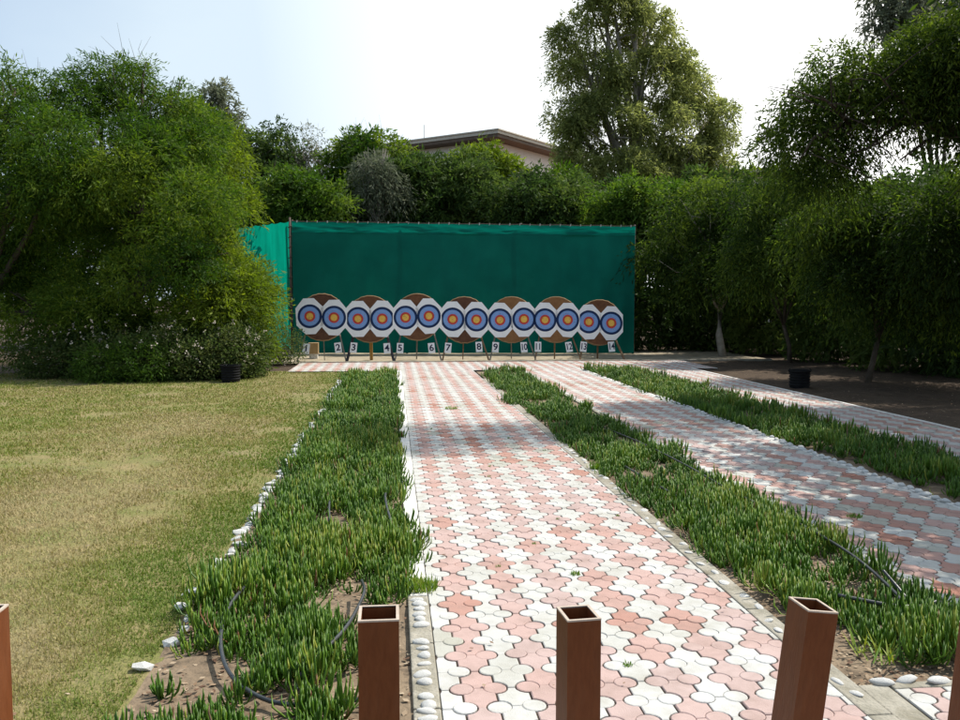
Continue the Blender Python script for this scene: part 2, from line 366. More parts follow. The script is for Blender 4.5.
# ---------------------------------------------------------------- ice plant beds
def ice_bed(name, x0, x1, y0, y1, label, wfun, holes, seed, dens=1., hs=1.):
    rg = np.random.default_rng(seed); P = []
    y = y0
    while y < y1:
        d = max(y, 3.); sp = .058 + .0048*(d-3) ; sp = min(sp, .125)/math.sqrt(dens)
        a, b = x0+wfun(y, 0), x1+wfun(y, 1)
        x = a
        while x < b:
            px, py = x+rg.normal()*sp*.4, y+rg.normal()*sp*.4
            h = fbm(px, py, 2.2, 3, seed*1.7)
            ok = h > -.34+.12*rg.normal()
            for (hx, hy, hr) in holes:
                if (px-hx)**2+((py-hy)*.7)**2 < hr*hr*(1+.5*fbm(px, py, 6)): ok = False
            if ok: P.append((px, py, h, sp/.058))
            x += sp
        y += sp
    P = np.array(P); n = len(P); k = 13
    b = np.repeat(P, k, 0); m = len(b)
    ck = np.repeat(rg.normal(size=n), k); ox_, oy_ = rg.normal(0, .015, m)*b[:, 3]**.7, rg.normal(0, .015, m)*b[:, 3]**.7
    base = np.stack([b[:, 0]+ox_, b[:, 1]+oy_, np.clip(rg.uniform(0, .035, m)+.05*b[:, 2]+.012*ck, 0, .1)], 1)
    az = np.arctan2(oy_, ox_)+rg.normal(0, .7, m); tilt = np.abs(rg.normal(.15, .22, m))+np.hypot(ox_, oy_)*16/b[:, 3]**.7
    tilt = tilt*np.repeat(np.where(rg.random(n) < .22, rg.uniform(1.4, 2.2, n), 1.), k)
    L_ = rg.uniform(.05, .115, m)*hs*(1+.6*b[:, 2]+.14*ck)*np.sqrt(b[:, 3])**.5
    W_ = rg.uniform(.0042, .0068, m)*b[:, 3]**.5
    out_ = np.stack([np.cos(az), np.sin(az), np.zeros(m)], 1); side = np.stack([-np.sin(az), np.cos(az), np.zeros(m)], 1); up = np.array([0, 0, 1.])
    V = np.zeros((m, 10, 3)); 
    for i, (t, wv) in enumerate(((0, .7), (.4, 1.), (.78, .8))):
        # fingers that start outwards and curve up
        th = tilt*(1-.55*t)*1.5
        p = base + out_*(np.sin(th)*L_*t)[:, None] + up*(np.cos(th)*L_*t)[:, None]
        for j, (s_, o_) in enumerate(((1, .5), (-1, .5), (0, -.9))):
            V[:, i*3+j] = p + side*(s_*W_*wv)[:, None] + out_*(o_*W_*wv)[:, None]
    th = tilt*.6
    V[:, 9] = base + out_*(np.sin(th)*L_)[:, None] + up*(np.cos(th)*L_)[:, None]
    f = []
    for i in range(2):
        for j in range(3):
            a, c = i*3+j, i*3+(j+1) % 3
            f += [(a, c, c+3), (a, c+3, a+3)]
    for j in range(3): f.append((6+j, 6+(j+1) % 3, 9))
    f = np.array(f); F = (f[None] + (np.arange(m)*10)[:, None, None]).reshape(-1, 3)
    t = np.clip(.42+.17*rg.normal(size=m)+.10*np.repeat(rg.normal(size=n), k)+.4*b[:, 2]+.25*np.repeat(np.array([fbm(q[0], q[1], .8, 3, 7.7+seed) for q in P]), k), 0, .9); r_ = rg.random(m)
    t = np.where(r_ > .965, .93, t); t = np.where(r_ > .985, .975, t); t = np.where(r_ > .993, 1., t)
    o = np_mesh(name, V.reshape(-1, 3), F, M_ice, tint=np.repeat(t, len(f)), smooth=True)
    return tag(o, label, 'ground cover', kind='stuff')
w1 = lambda y, s: ((.10 if y > 4.6 else .07)+.09*fbm(3, y, 1.3, 3) if s == 0 else (-.04+.09*fbm(9, y, 1.1, 3) + (.10*math.exp(-((y-4.9)/.7)**2)) - (.22 if y < 4.05 else 0)))
ice_bed('ice_plant_bed', -.92, .08, 2.55, 16.9, 'fleshy green ice plant filling the bed between lawn and main path', w1,
        [(-.22, 4.1, .10), (-.40, 5.6, .13), (-.12, 3.1, .13), (-.35, 7.0, .15), (-.45, 3.0, .12), (-.05, 3.6, .12)], 3, 1.15, 1.05)
w2 = lambda y, s: ((.02+.08*fbm(5, y, 1.3, 3) - (.16 if 11 < y < 12.6 else 0) + (.06 if y < 4.4 else 0)) if s == 0 else (-.03+.07*fbm(2, y, 1.1, 3)))
ice_bed('ice_plant_bed', 1.74, 2.55, 3.12, 17.3, 'fleshy green ice plant in the long bed right of the main path', w2,
        [(1.82, 3.45, .14), (2.0, 6.0, .12), (1.85, 3.2, .15), (2.3, 8.5, .16)], 8, 1.1, .92)
w3 = lambda y, s: ((.03+.10*fbm(15, y, 1.0, 3)+(.12 if y < 8.2 else -.05)) if s == 0 else (-.04+.08*fbm(22, y, 1.1, 3)))
ice_bed('ice_plant_bed', 3.95, 5.03, 3.6, 17.5, 'dense shaded ice plant in the far bed between middle and right paths', w3, [], 13, .9, .95)

# dead leaves and stems lying on bed soil
def scraps(name, regions, n, label, m_tint):
    V = []; F = []; T = []
    for (x0, x1, y0, y1) in regions:
        for i in range(n):
            x, yv = random.uniform(x0, x1), y0+(y1-y0)*random.random()**1.5; a = random.uniform(0, 6.28); l = random.uniform(.01, .035); ww = l*.3; b = len(V)
            d = Vector((math.cos(a), math.sin(a), random.uniform(-.1, .3)))*l; s_ = Vector((-math.sin(a), math.cos(a), 0))*ww; p = Vector((x, yv, .012+random.random()*.012))
            V += [p, p+d*.5+s_, p+d, p+d*.5-s_]; F.append((b, b+1, b+2, b+3)); T.append(random.random())
    return tag(np_mesh(name, V, F, m_tint, tint=T), label, 'leaf litter', kind='stuff')
M_scrap = mat('dead_leaf', (0, 0, 0), .8, None, tint=[(0, (.10, .05, .03)), (.5, (.22, .14, .08)), (1, (.42, .34, .24))])
scraps('leaf_litter', [(-.93, .05, 2.6, 8), (1.72, 2.55, 3, 8)], 2600, 'dry brown leaves and stems scattered on the bed soil', M_scrap)
scraps('fallen_leaves', [(6.3, 13, 5, 19.5)], 5000, 'brown fallen leaves under the dark trees right of the paths', M_scrap)
scraps('fallen_leaves', [(.2, 1.6, 3, 14), (2.7, 3.8, 3.2, 14), (-4, -1, 3, 12)], 45, 'few fallen leaves lying on the paths and the lawn', M_scrap).location.z = .022

# ---------------------------------------------------------------- grass on the lawn
def grass(name, x0, x1, y0, y1, n, label, hgt=.019, green=0., fdens=None, near=2.95):
    rg = np.random.default_rng(5+n % 97)
    # density follows the inverse of distance
    yy = near*(y1/near)**rg.random(n) if y1 > near*1.4 else rg.uniform(y0, y1, n)
    xx = x0+(x1-x0)*rg.random(n)
    if y1 > near*1.4:
        lim = -.72*yy-.6; xx = np.maximum(lim, x0) + (x1-np.maximum(lim, x0))*rg.random(n)
    keep = []; tin = []
    for i in range(n):
        h = fbm(xx[i], yy[i], .55, 4, 2.2)+.5*fbm(xx[i], yy[i], 3, 2, 8)
        bare = fbm(xx[i]+3, yy[i]*.8, 1.0, 4, 12.)
        e = math.exp(-((xx[i]+1.0)/.35)**2)*.5
        if fdens and not fdens(xx[i], yy[i]): continue
        if bare > .32-.1*rg.normal() and rg.random() < .8: continue
        if rg.random() < .6*math.exp(-((xx[i]+2.2+.10*(yy[i]-6)+.4*fbm(0, yy[i], .6))/.45)**2)*max(0, min(1, (12-yy[i])/4)): continue
        keep.append(i); wt = math.exp(-((xx[i]+2.2+.10*(yy[i]-6)+.4*fbm(0, yy[i], .6))/.55)**2)*max(0, min(1, (13-yy[i])/5)); tin.append(.60-.45*h-e-green+.45*wt+.2*rg.normal()-.012*max(0, yy[i]-9))
    keep = np.array(keep); x, yv = xx[keep], yy[keep]; m = len(keep); t = np.clip(np.array(tin), 0, 1)
    az = rg.uniform(0, 6.28, m); tl = np.abs(rg.normal(.7, .4, m)); l = rg.uniform(.6, 1.4, m)*hgt*np.clip(yv/4, 1, 1.5); wv = .0022*np.clip(yv/3.3, 1, 4)
    gz = np.array([.016*(.5+.5*fbm(p_, q_, 1.2))+.0064*fbm(p_, q_, 6) for p_, q_ in zip(x, yv)]); b = np.stack([x, yv, gz-.001], 1); d = np.stack([np.cos(az)*np.sin(tl), np.sin(az)*np.sin(tl), np.cos(tl)], 1)*l[:, None]; s_ = np.stack([-np.sin(az), np.cos(az), 0*az], 1)*wv[:, None]
    V = np.stack([b-s_, b+s_, b+d], 1).reshape(-1, 3); F = np.arange(3*m).reshape(-1, 3)
    return tag(np_mesh(name, V, F, M_grass, tint=t), label, 'grass', kind='stuff')
grass('lawn_grass', -12, -.97, 2.95, 17.8, 320000, 'short dry patchy grass on the lawn left of the paths')

# weeds in the joints and on the kerb
def weed(x, y, r, h, n, label, t0=.6, flop=.9):
    V = []; F = []; T = []
    for i in range(n):
        a = random.uniform(0, 6.28); rr = r*math.sqrt(random.random()); p = Vector((rr*math.cos(a), rr*math.sin(a), 0)); a2 = random.uniform(0, 6.28)
        tl = abs(random.gauss(flop*.6, .35)); l = h*random.uniform(.5, 1.2); d = Vector((math.cos(a2)*math.sin(tl), math.sin(a2)*math.sin(tl), math.cos(tl)))*l
        s_ = Vector((-math.sin(a2), math.cos(a2), 0))*(.002+.02*h); b = len(V)
        V += [p-s_*.6, p+d*.5-s_, p+d, p+d*.5+s_, p+s_*.6]; F += [(b, b+1, b+3, b+4), (b+1, b+2, b+3)]; T += [min(.9, max(0, random.gauss(t0, .15)))]*2
    o = np_mesh('weed', V, F, M_ice, tint=T); o.location = (x, y, .028); return tag(o, label, 'weed')
weed(.11, 4.22, .10, .06, 420, 'bushy yellow-green weed creeping over the near kerb beside the main path', .78)
weed(.75, 11.3, .08, .05, 120, 'flat green weed in the middle of the main path', .75, 1.6)
weed(.93, 4.35, .025, .025, 60, 'tiny weed tuft in the main path behind the second post')
weed(.90, 3.22, .02, .02, 40, 'tiny weed tuft in a paver joint right of the second post')
weed(3.0, 5.35, .05, .03, 90, 'small weed tuft in the joints of the middle path')
for k in range(16):
    xx_ = random.choice([random.uniform(.3, 1.5), random.uniform(2.7, 3.75)])
    weed(xx_, random.uniform(3.3, 10), .014, .015, 22, 'tiny green sprout growing in a paver joint')['group'] = 'sprouts in the paver joints'
weed(1.69, 7.1, .05, .08, 90, 'grassy tuft leaning over the kerb right of the main path', .6)
weed(1.93, 3.22, .10, .11, 60, 'pale straggly weed on bare soil at the near end of the second bed', .88, 1.5)

# ---------------------------------------------------------------- hoses
def hose(pts, r, label):
    P = [Vector(p) for p in pts]; Q = []
    for i in range(len(P)-1):
        p0, p1, p2, p3 = P[max(i-1, 0)], P[i], P[i+1], P[min(i+2, len(P)-1)]
        for k in range(8):
            t = k/8; Q.append(.5*((2*p1)+(p2-p0)*t+(2*p0-5*p1+4*p2-p3)*t*t+(3*p1-p0-3*p2+p3)*t**3))
    Q.append(P[-1]); b = MB(); b.tube(Q, r, 8); o = b.build('garden_hose', M_hose, smooth=True); return tag(o, label, 'hose')
hose([(-.47, 4.75, .02), (-.56, 4.5, .07), (-.68, 4.2, .10), (-.73, 3.85, .10), (-.70, 3.5, .08), (-.60, 3.2, .06), (-.42, 3.0, .05), (-.2, 2.98, .05), (-.03, 3.03, .06), (.0, 3.3, .03), (.0, 3.6, .01)], .0085, 'thick black hose looping out of the first bed near the posts')
hose([(-.16, 4.15, .10), (-.14, 3.95, .12), (-.155, 3.75, .125), (-.2, 3.5, .12), (-.27, 3.3, .11), (-.34, 3.2, .08), (-.36, 3.1, .03)], .0075, 'short black hose arching over the leaves near the first post')
hose([(-.02, 6.2, .02), (-.06, 5.9, .13), (-.05, 5.5, .14), (-.02, 5.2, .10), (-.02, 5.0, .02)], .008, 'grey-black hose end rising from the middle of the first bed')
hose([(-.40, 6.1, .02), (-.43, 5.85, .10), (-.42, 5.6, .10), (-.40, 5.4, .02)], .008, 'short loop of dark hose in the left half of the first bed')
hose([(2.33, 9.5, .03), (2.35, 8, .09), (2.38, 6.8, .10), (2.36, 5.8, .11), (2.42, 5, .11), (2.40, 4.3, .11), (2.34, 3.8, .08), (2.3, 3.66, .06)], .0075, 'black irrigation pipe running the length of the second bed')
hose([(1.95, 7.2, .04), (1.93, 6.4, .08), (1.97, 5.8, .08), (2.1, 5.2, .03)], .009, 'black pipe lying along the left side of the second bed')
hose([(2.02, 3.72, .10), (2.2, 3.62, .085), (2.32, 3.6, .08), (2.46, 3.64, .085)], .0095, 'black pipe joint lying across the near end of the second bed')
hose([(2.31, 3.61, .085), (2.30, 3.70, .13), (2.27, 3.78, .19)], .007, 'short grey riser standing on the pipe joint in the second bed')

# ---------------------------------------------------------------- foreground posts
def tube_post(name, label, x, y, h, w_, d_, lean=(0, 0), rz=0):
    t = thing(name, label, 'post', (x, y, 0), rz); t.rotation_euler = (lean[1], lean[0], rz)
    b = MB(); th = .007
    o = [(-w_/2, -d_/2), (w_/2, -d_/2), (w_/2, d_/2), (-w_/2, d_/2)]; i_ = [(-w_/2+th, -d_/2+th), (w_/2-th, -d_/2+th), (w_/2-th, d_/2-th), (-w_/2+th, d_/2-th)]
    V = [(p[0], p[1], 0) for p in o]+[(p[0], p[1], h) for p in o]+[(p[0], p[1], h) for p in i_]+[(p[0], p[1], .05) for p in i_]
    F = [(k, (k+1) % 4, 4+(k+1) % 4, 4+k) for k in range(4)]+[(8+k, 8+(k+1) % 4, 12+(k+1) % 4, 12+k) for k in range(4)]+[(12, 13, 14, 15), (0, 3, 2, 1)]
    b.add(V, F); b.build('tube', M_post, t)
    r = MB(); e = .0012
    V = [(p[0]*1.008, p[1]*1.008, z) for z in (h-.002, h+.0022) for p in o]+[(p[0], p[1], z) for z in (h-.002, h+.0022) for p in i_]
    F = [(4+k, 4+(k+1) % 4, 12+(k+1) % 4, 12+k) for k in range(4)]+[(k, (k+1) % 4, 4+(k+1) % 4, 4+k) for k in range(4)]+[(8+k, 12+k, 12+(k+1) % 4, 8+(k+1) % 4) for k in range(4)]
    r.add(V, F); r.build('rim', M_rim, t)
    return t
GP = 'brown steel posts in front'
def P(n, *a, **k):
    t = tube_post('steel_post', *a, **k); t['group'] = GP; return t
P(1, 'upright hollow brown steel post in front of the first leafy bed', -.04, 2.10, .683, .098, .105)
P(2, 'hollow brown steel post standing in front of the main path', .458, 2.10, .665, .086, .10, rz=R(5))
P(3, 'hollow brown steel post leaning to the right at the edge of the main path', 1.005, 2.12, .66, .082, .105, lean=(R(7), 0), rz=R(2))
P(4, 'dark steel post cut off by the right edge of the photo', 1.478, 2.06, .60, .09, .10, lean=(R(5), 0), rz=R(0))
P(0, 'orange-brown post cut off by the left edge of the photo', -.962, 2.08, .725, .09, .10)

# ---------------------------------------------------------------- target butts
M_butt = [mat('butt_brown', (.115, .050, .024), .9, (.165, .075, .036), 9, .6, 60, 8), mat('butt_tan', (.20, .098, .038), .9, (.255, .13, .055), 9, .6, 60, 8), mat('butt_dark', (.082, .038, .022), .9, (.125, .06, .035), 9, .6, 60, 8)]
M_brim = mat('butt_rim', (.25, .16, .08), .9, (.33, .22, .12), 12, .4, 80)
M_paper = mat('target_paper', (.78, .79, .80), .75, (.83, .84, .85), 6, .15, 20, spec=.2)
M_navy = mat('ring_dark_blue', (.004, .022, .085), .7); M_blue = mat('ring_blue', (.16, .29, .58), .7, (.18, .32, .62), 10)
M_red = mat('ring_red', (.52, .055, .04), .7); M_yel = mat('ring_yellow', (.80, .48, .07), .7)
M_line = mat('ring_line', (.62, .62, .62), .7)
M_card = mat('number_card', (.68, .69, .70), .7, (.75, .76, .77), 5, .1, 20); M_ink = mat('ink', (.008, .010, .04), .7)
M_legb = mat('black_leg', (.025, .022, .03), .6, (.045, .04, .045), 12); M_legw = mat('brown_leg', (.16, .095, .05), .8, (.22, .14, .08), 12); M_ochre = mat('ochre_leg', (.30, .17, .04), .8, (.36, .21, .06), 12)
M_legg = mat('grey_leg', (.14, .12, .10), .7, (.22, .20, .17), 12)

def text_mesh(s, size):
    cu = bpy.data.curves.new('digits', 'FONT'); cu.body = s; cu.size = size; cu.align_x = 'CENTER'; cu.align_y = 'CENTER'; cu.offset = size*.022; cu.extrude = .0006
    cu.space_character = .95
    o = bpy.data.objects.new('digits', cu); C.objects.link(o)
    dg = bpy.context.evaluated_depsgraph_get(); me = bpy.data.meshes.new_from_object(o.evaluated_get(dg))
    vs = [v.co.copy() for v in me.vertices]; fs = [tuple(p.vertices) for p in me.polygons]
    bpy.data.objects.remove(o); bpy.data.curves.remove(cu); bpy.data.meshes.remove(me)
    return vs, fs

def face_mesh(parent, cx, cz, R0, tw, th, rot, y0):
    """one paper target face: cut-corner sheet with its ring zones, lying on the front of the board"""
    ch = .30
    hw, hh = tw/2, th/2; k = hw*.62
    pts = [(-hw*.38, hh), (-hw, hh-k*1.15), (-hw, -hh+k*1.15), (-hw*.38, -hh), (hw*.38, -hh), (hw, -hh+k*1.15), (hw, hh-k*1.15), (hw*.38, hh)]
    b = MB(); c, s = math.cos(rot), math.sin(rot)
    tr = lambda x, z, y=0: (cx+x*c-z*s, y0-y, cz+x*s+z*c)
    pts = [(x+random.uniform(-.008, .008), z+random.uniform(-.008, .008)) for x, z in pts]
    n = len(pts)
    b.add([tr(x, z, 0) for x, z in pts]+[tr(x, z, .003) for x, z in pts], [tuple(range(n, 2*n))]+[(i, (i+1) % n, n+(i+1) % n, n+i) for i in range(n)], 0)
    off = .004
    rs = [(1., 1), (.80, 2), (.63, 5), (.622, 2), (.45, 3), (.28, 4), (.14, 5), (.132, 4)]
    off = .0042
    for i in range(len(rs)):
        r1, mi = rs[i]; r0 = rs[i+1][0] if i+1 < len(rs) else 0
        m = 40; V = [tr(R0*r1*math.cos(6.28318*q/m), R0*r1*math.sin(6.28318*q/m), off) for q in range(m)]
        if r0: V += [tr(R0*r0*math.cos(6.28318*q/m), R0*r0*math.sin(6.28318*q/m), off) for q in range(m)]; F = [(q, (q+1) % m, m+(q+1) % m, m+q) for q in range(m)]
        else: F = [tuple(range(m))]
        b.add(V, F, mi)
    for q in range(26):                                             # arrow holes and small tears
        hx, hz = random.gauss(0, R0*.42), random.gauss(0, R0*.42); hr = random.uniform(.004, .008)
        if math.hypot(hx, hz) > R0: continue
        b.add([tr(hx+hr*math.cos(6.28*u/6), hz+hr*math.sin(6.28*u/6), .0052) for u in range(6)], [tuple(range(6))], 6)
    return b.build('target_face', [M_paper, M_navy, M_blue, M_red, M_yel, M_line, M_butt[2]], parent)

def butt(i, cx, cz, rot, bm_, leg_mats, thick, faces, cards, n1, label):
    YB = 20.72
    t = thing('target_butt', label, 'archery target', (cx, YB, 0), group='archery target butts in a row')
    r = .56; tilt = R(6)
    MT = Matrix.Translation((0, 0, cz)) @ Matrix.Rotation(-tilt, 4, 'X') @ Matrix.Rotation(rot, 4, 'Y')
    def pt(x, y, z): return MT @ Vector((x, y, z))
    b = MB(); n = 48; d = .12; e = .012
    wob = [1+.008*math.sin(3*q+i)+random.uniform(-.004, .004) for q in range(n)]
    ring = lambda rr, y: [pt(rr*wob[q]*math.cos(6.28318*q/n), y, rr*wob[q]*math.sin(6.28318*q/n)) for q in range(n)]
    V = ring(r-.018, 0)+ring(r-.018, d); b.add(V, [tuple(range(n))[::-1], tuple(range(n, 2*n))])
    # spiral grooves of the coiled straw
    b.build('board', bm_, t)
    h = MB(); V = ring(r-.018, -.004)+ring(r, -.001)+ring(r, d-.002)+ring(r-.018, d+.004)
    h.add(V, [(a*n+q, a*n+(q+1) % n, (a+1)*n+(q+1) % n, (a+1)*n+q) for a in range(3) for q in range(n)]); h.build('rim', M_brim, t, smooth=True)
    for (fx, fz, fr, w_, h_) in faces:
        f = face_mesh(t, fx, fz, .282, w_, h_, fr, -.0075); f.matrix_local = MT
    # legs: two splayed in front, one behind
    lw, lm = thick
    fz = 0
    for s in (-1, 1):
        top = pt(0, 0, 0)+Vector((s*.34, -.0, -.30)); foot = Vector((s*.555-.0+random.uniform(-.02, .02), -.30, 0)); topp = Vector((s*.36, d*.5+.09, cz-.36))
        k = MB(); k.bar(foot, topp+Vector((0, .02, .1)), lw, lw*.7); k.build('leg', leg_mats[0], t, bevel=.003)
    k = MB(); k.bar((random.uniform(-.02, .06), .42, 0), (0, .20, cz-.15), thick[1], thick[1]*.6); k.build('leg', leg_mats[1], t, bevel=.003)
    k = MB(); k.box((0, d+.05, cz-.36), (.8, .03, .05)); k.build('shelf_bar', leg_mats[0], t, bevel=.003)
    for q, s in enumerate((-1, 1)):
        num = str(n1+q); ca = s*random.uniform(.03, .10)*-1 if random.random() < .6 else random.uniform(-.08, .08)
        b = MB(); cw, ch = .155, .245
        cxx = cards[q]; zc = .335+random.uniform(-.015, .015)
        MC = Matrix.Translation((cxx, -.235, zc)) @ Matrix.Rotation(-R(14), 4, 'X') @ Matrix.Rotation(-s*R(5)+random.uniform(-.05, .05), 4, 'Y')
        b.box((0, 0, 0), (cw, .006, ch), MC, 0)
        vs, fs = text_mesh(num, .215)
        sx = .78 if len(num) > 1 else 1.05
        vs = [MC @ Vector((v.x*sx, -.0036-.0006-v.z*.5, v.y)) for v in vs]
        b.add(vs, fs, 1)
        o = b.build('number_card', [M_card, M_ink], t); o['label'] = 'white card with the number %s' % num
    return t
cxs = [at(px, 316, 20.72) for px in (322, 370, 417.5, 464.5, 512, 556.5, 600)]
tops = (293, 295, 293, 296, 296, 296, 299)
specs = [
 (0, 2, M_legg, (.03, .02), [(-.285, .020, .05, .63, .85), (.275, -.018, -.03, .62, .84)], 'target with numbers 1 and 2, dark brown round board, leftmost of the row'),
 (0, 0, M_legb, (.055, .075), [(-.285, .0, .02, .63, .85), (.285, .004, -.02, .63, .85)], 'target with numbers 3 and 4, thick black front legs and ochre rear post'),
 (0, 2, M_legg, (.03, .03), [(-.285, -.012, -.03, .61, .84), (.27, .014, .03, .61, .84)], 'target with numbers 5 and 6, brown round board on thin legs'),
 (0, 2, M_legw, (.035, .025), [(-.285, .010, .02, .62, .85), (.285, .0, -.02, .62, .85)], 'target with numbers 7 and 8, dark board in the middle of the row'),
 (1, 1, M_legg, (.03, .025), [(-.29, -.008, .0, .62, .84), (.29, .006, -.03, .62, .84)], 'target with numbers 9 and 10, orange-brown round board'),
 (1, 1, M_legw, (.03, .035), [(-.28, -.012, .02, .60, .84), (.275, -.008, -.02, .59, .83)], 'target with numbers 11 and 12, orange-brown board second from the right'),
 (1, 1, M_legw, (.045, .04), [(-.275, .012, .03, .60, .84), (.28, -.020, -.03, .58, .83)], 'target with numbers 13 and 14, rightmost of the row'),
]
mats_b = [M_butt[2], M_butt[0], M_butt[0], M_butt[2], M_butt[1], M_butt[1], M_butt[0]]
card_px = [(306, 338), (353.5, 387), (400, 431.5), (448, 479), (495.5, 524), (538, 569), (583.5, 611.5)]
for i, (a, b_, lm, th, fc, lab) in enumerate(specs):
    top = at(480, tops[i], 20.72).z
    butt(i, cxs[i].x, top-.565, random.uniform(-.015, .015), mats_b[i], (lm, M_ochre if i == 1 else lm), th, fc, [at(p, 348, 20.49).x-cxs[i].x for p in card_px[i]], 2*i+1, lab)
bx = MB(); pz = at(313.5, 346, 21.9)
bx.box((0, 0, .13), (.24, .22, .26)); bx.box((0, 0, .265), (.25, .23, .012))
ob = bx.build('cardboard_box', mat('carton', (.34, .24, .12), .9, (.40, .29, .16), 8), bevel=.004); ob.location = (pz.x, 21.9, .0); tag(ob, 'small tan box on the sand behind the target numbered 1', 'box')
ob.location.z = .12
sp = MB(); sp.box((0, 0, .06), (.2, .2, .12)); s_ = sp.build('stone_block', M_stone); s_.location = (pz.x, 21.9, 0); tag(s_, 'grey block under the small tan box behind the target numbered 1', 'block')

# ---------------------------------------------------------------- green windbreak netting
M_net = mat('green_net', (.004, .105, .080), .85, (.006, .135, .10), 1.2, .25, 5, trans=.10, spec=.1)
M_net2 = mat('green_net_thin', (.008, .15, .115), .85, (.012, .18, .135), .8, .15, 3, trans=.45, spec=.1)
M_net3 = mat('green_net_sunlit', (.012, .26, .18), .85, (.015, .31, .22), .8, .15, 3, trans=.6, spec=.1)  # same netting, with the sun's glow put into a brighter colour
M_pole = mat('rusty_pole', (.05, .04, .035), .7, (.09, .06, .045), 9); M_rope = mat('white_rope', (.4, .42, .4), .8)
def netpanel(name, a, b, z0a, z0b, z1a, z1b, m, parent, amp=.05, seed=0, sag=0.):
    a, b = Vector((a[0], a[1], 0)), Vector((b[0], b[1], 0)); n = (b-a).normalized().cross(Vector((0, 0, 1))); nx, nz = 110, 36; V = []
    for j in range(nz+1):
        v = j/nz
        for i in range(nx+1):
            u = i/nx; p = a.lerp(b, u); z0 = z0a+(z0b-z0a)*u; z1 = z1a+(z1b-z1a)*u
            sg = sag*abs(math.sin(u*math.pi*9))*v
            zz = z0+(z1-z0)*v-sg
            dd = amp*(fbm(u*9+seed, v*1.3, 1, 3, seed)+.4*fbm(u*40, v*3, 1, 2, seed))*(1.2-.8*v)
            V.append(p+n*dd+Vector((0, 0, zz)))
    F = [(j*(nx+1)+i, j*(nx+1)+i+1, (j+1)*(nx+1)+i+1, (j+1)*(nx+1)+i) for j in range(nz) for i in range(nx)]
    return np_mesh(name, V, F, m, parent, smooth=True)
nA = at(293.5, 353, 23.75); nB = at(634, 355, 22.9); zA = at(293.5, 220.5, 23.75).z; zB = at(634, 225.5, 22.9).z
nt_ = thing('net_screen', 'tall dark green windbreak netting hung behind the row of targets', 'net screen', (0, 0, 0), group='green netting panels')
A2, B2 = (nA.x, 23.75), (nB.x, 22.9)
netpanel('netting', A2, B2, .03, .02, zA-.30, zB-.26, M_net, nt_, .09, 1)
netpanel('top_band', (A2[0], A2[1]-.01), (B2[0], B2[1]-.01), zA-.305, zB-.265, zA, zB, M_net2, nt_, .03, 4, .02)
for k, u in enumerate((0, .333, .667, 1)):
    b = MB(); x, yv = A2[0]+(B2[0]-A2[0])*u, A2[1]+(B2[1]-A2[1])*u; b.tube([(x, yv+.09, 0), (x, yv+.09, zA+(zB-zA)*u+.03)], .03, 10); b.build('pole', M_pole, nt_, smooth=True)
b = MB(); pts = [(A2[0]+(B2[0]-A2[0])*q/60, A2[1]+(B2[1]-A2[1])*q/60-.03, zA+(zB-zA)*q/60-.01-.015*abs(math.sin(q/60*math.pi*9))) for q in range(61)]
b.tube(pts, .012, 6); b.build('top_cord', M_pole, nt_)
b = MB()
for q in range(34):
    u = (q+.5)/34; b.tube([(A2[0]+(B2[0]-A2[0])*u, A2[1]+(B2[1]-A2[1])*u-.05, zA+(zB-zA)*u-.05), (A2[0]+(B2[0]-A2[0])*u+.01, A2[1]+(B2[1]-A2[1])*u-.05, zA+(zB-zA)*u+.01)], .010 if q % 3 else .016, 5)
b.build('ties', M_rope, nt_)
ns = thing('net_screen', 'short sunlit turquoise net panel angled back behind the left bush', 'net screen', (0, 0, 0), group='green netting panels')
q = at(215, 230, 25.4)
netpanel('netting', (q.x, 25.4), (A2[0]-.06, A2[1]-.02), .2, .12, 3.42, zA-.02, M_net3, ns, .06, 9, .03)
b = MB(); b.tube([(q.x, 25.5, 0), (q.x, 25.5, 3.5)], .03, 10); b.build('pole', M_pole, ns, smooth=True)
b = MB(); b.tube([(A2[0]-.045, A2[1]-.06, 0), (A2[0]-.045, A2[1]-.06, zA+.08)], .028, 10)
for k in range(12): b.tube([(A2[0]-.09, A2[1]-.09, .4+k*.27), (A2[0]+.01, A2[1]-.09, .45+k*.27)], .014, 5)
b.build('lashed_pole', M_pole, ns, smooth=True)

# ---------------------------------------------------------------- small black drums
M_plastic = mat('black_plastic', (.006, .006, .007), .75, (.012, .012, .013), 12, spec=.15)
def drum(x, y, label):
    t = thing('ribbed_drum', label, 'drum', (x, y, .0), group='short black ribbed drums')
    b = MB(); prof = [(.150, 0), (.155, .03)]
    for k in range(5): z = .05+k*.045; prof += [(.155, z), (.168, z+.012), (.168, z+.024), (.155, z+.034)]
    prof += [(.175, .285), (.175, .31), (.15, .31), (.14, .22)]
    n = 24; V = [(r*math.cos(6.28318*q/n), r*math.sin(6.28318*q/n), z) for r, z in prof for q in range(n)]
    F = [(a*n+q, a*n+(q+1) % n, (a+1)*n+(q+1) % n, (a+1)*n+q) for a in range(len(prof)-1) for q in range(n)]+[tuple((len(prof)-1)*n+q for q in range(n))]
    b.add(V, F); b.build('body', M_plastic, t)
    h = MB(); h.tube([(-.165, 0, .27), (-.20, 0, .30), (-.165, 0, .33)], .008, 6); h.tube([(.165, 0, .27), (.20, 0, .30), (.165, 0, .33)], .008, 6); h.build('lug', M_plastic, t)
drum(-2.86, 15.65, 'short black ribbed drum on the lawn in front of the flowering shrubs')
drum(6.62, 13.6, 'short black ribbed drum on the dirt right of the far path')

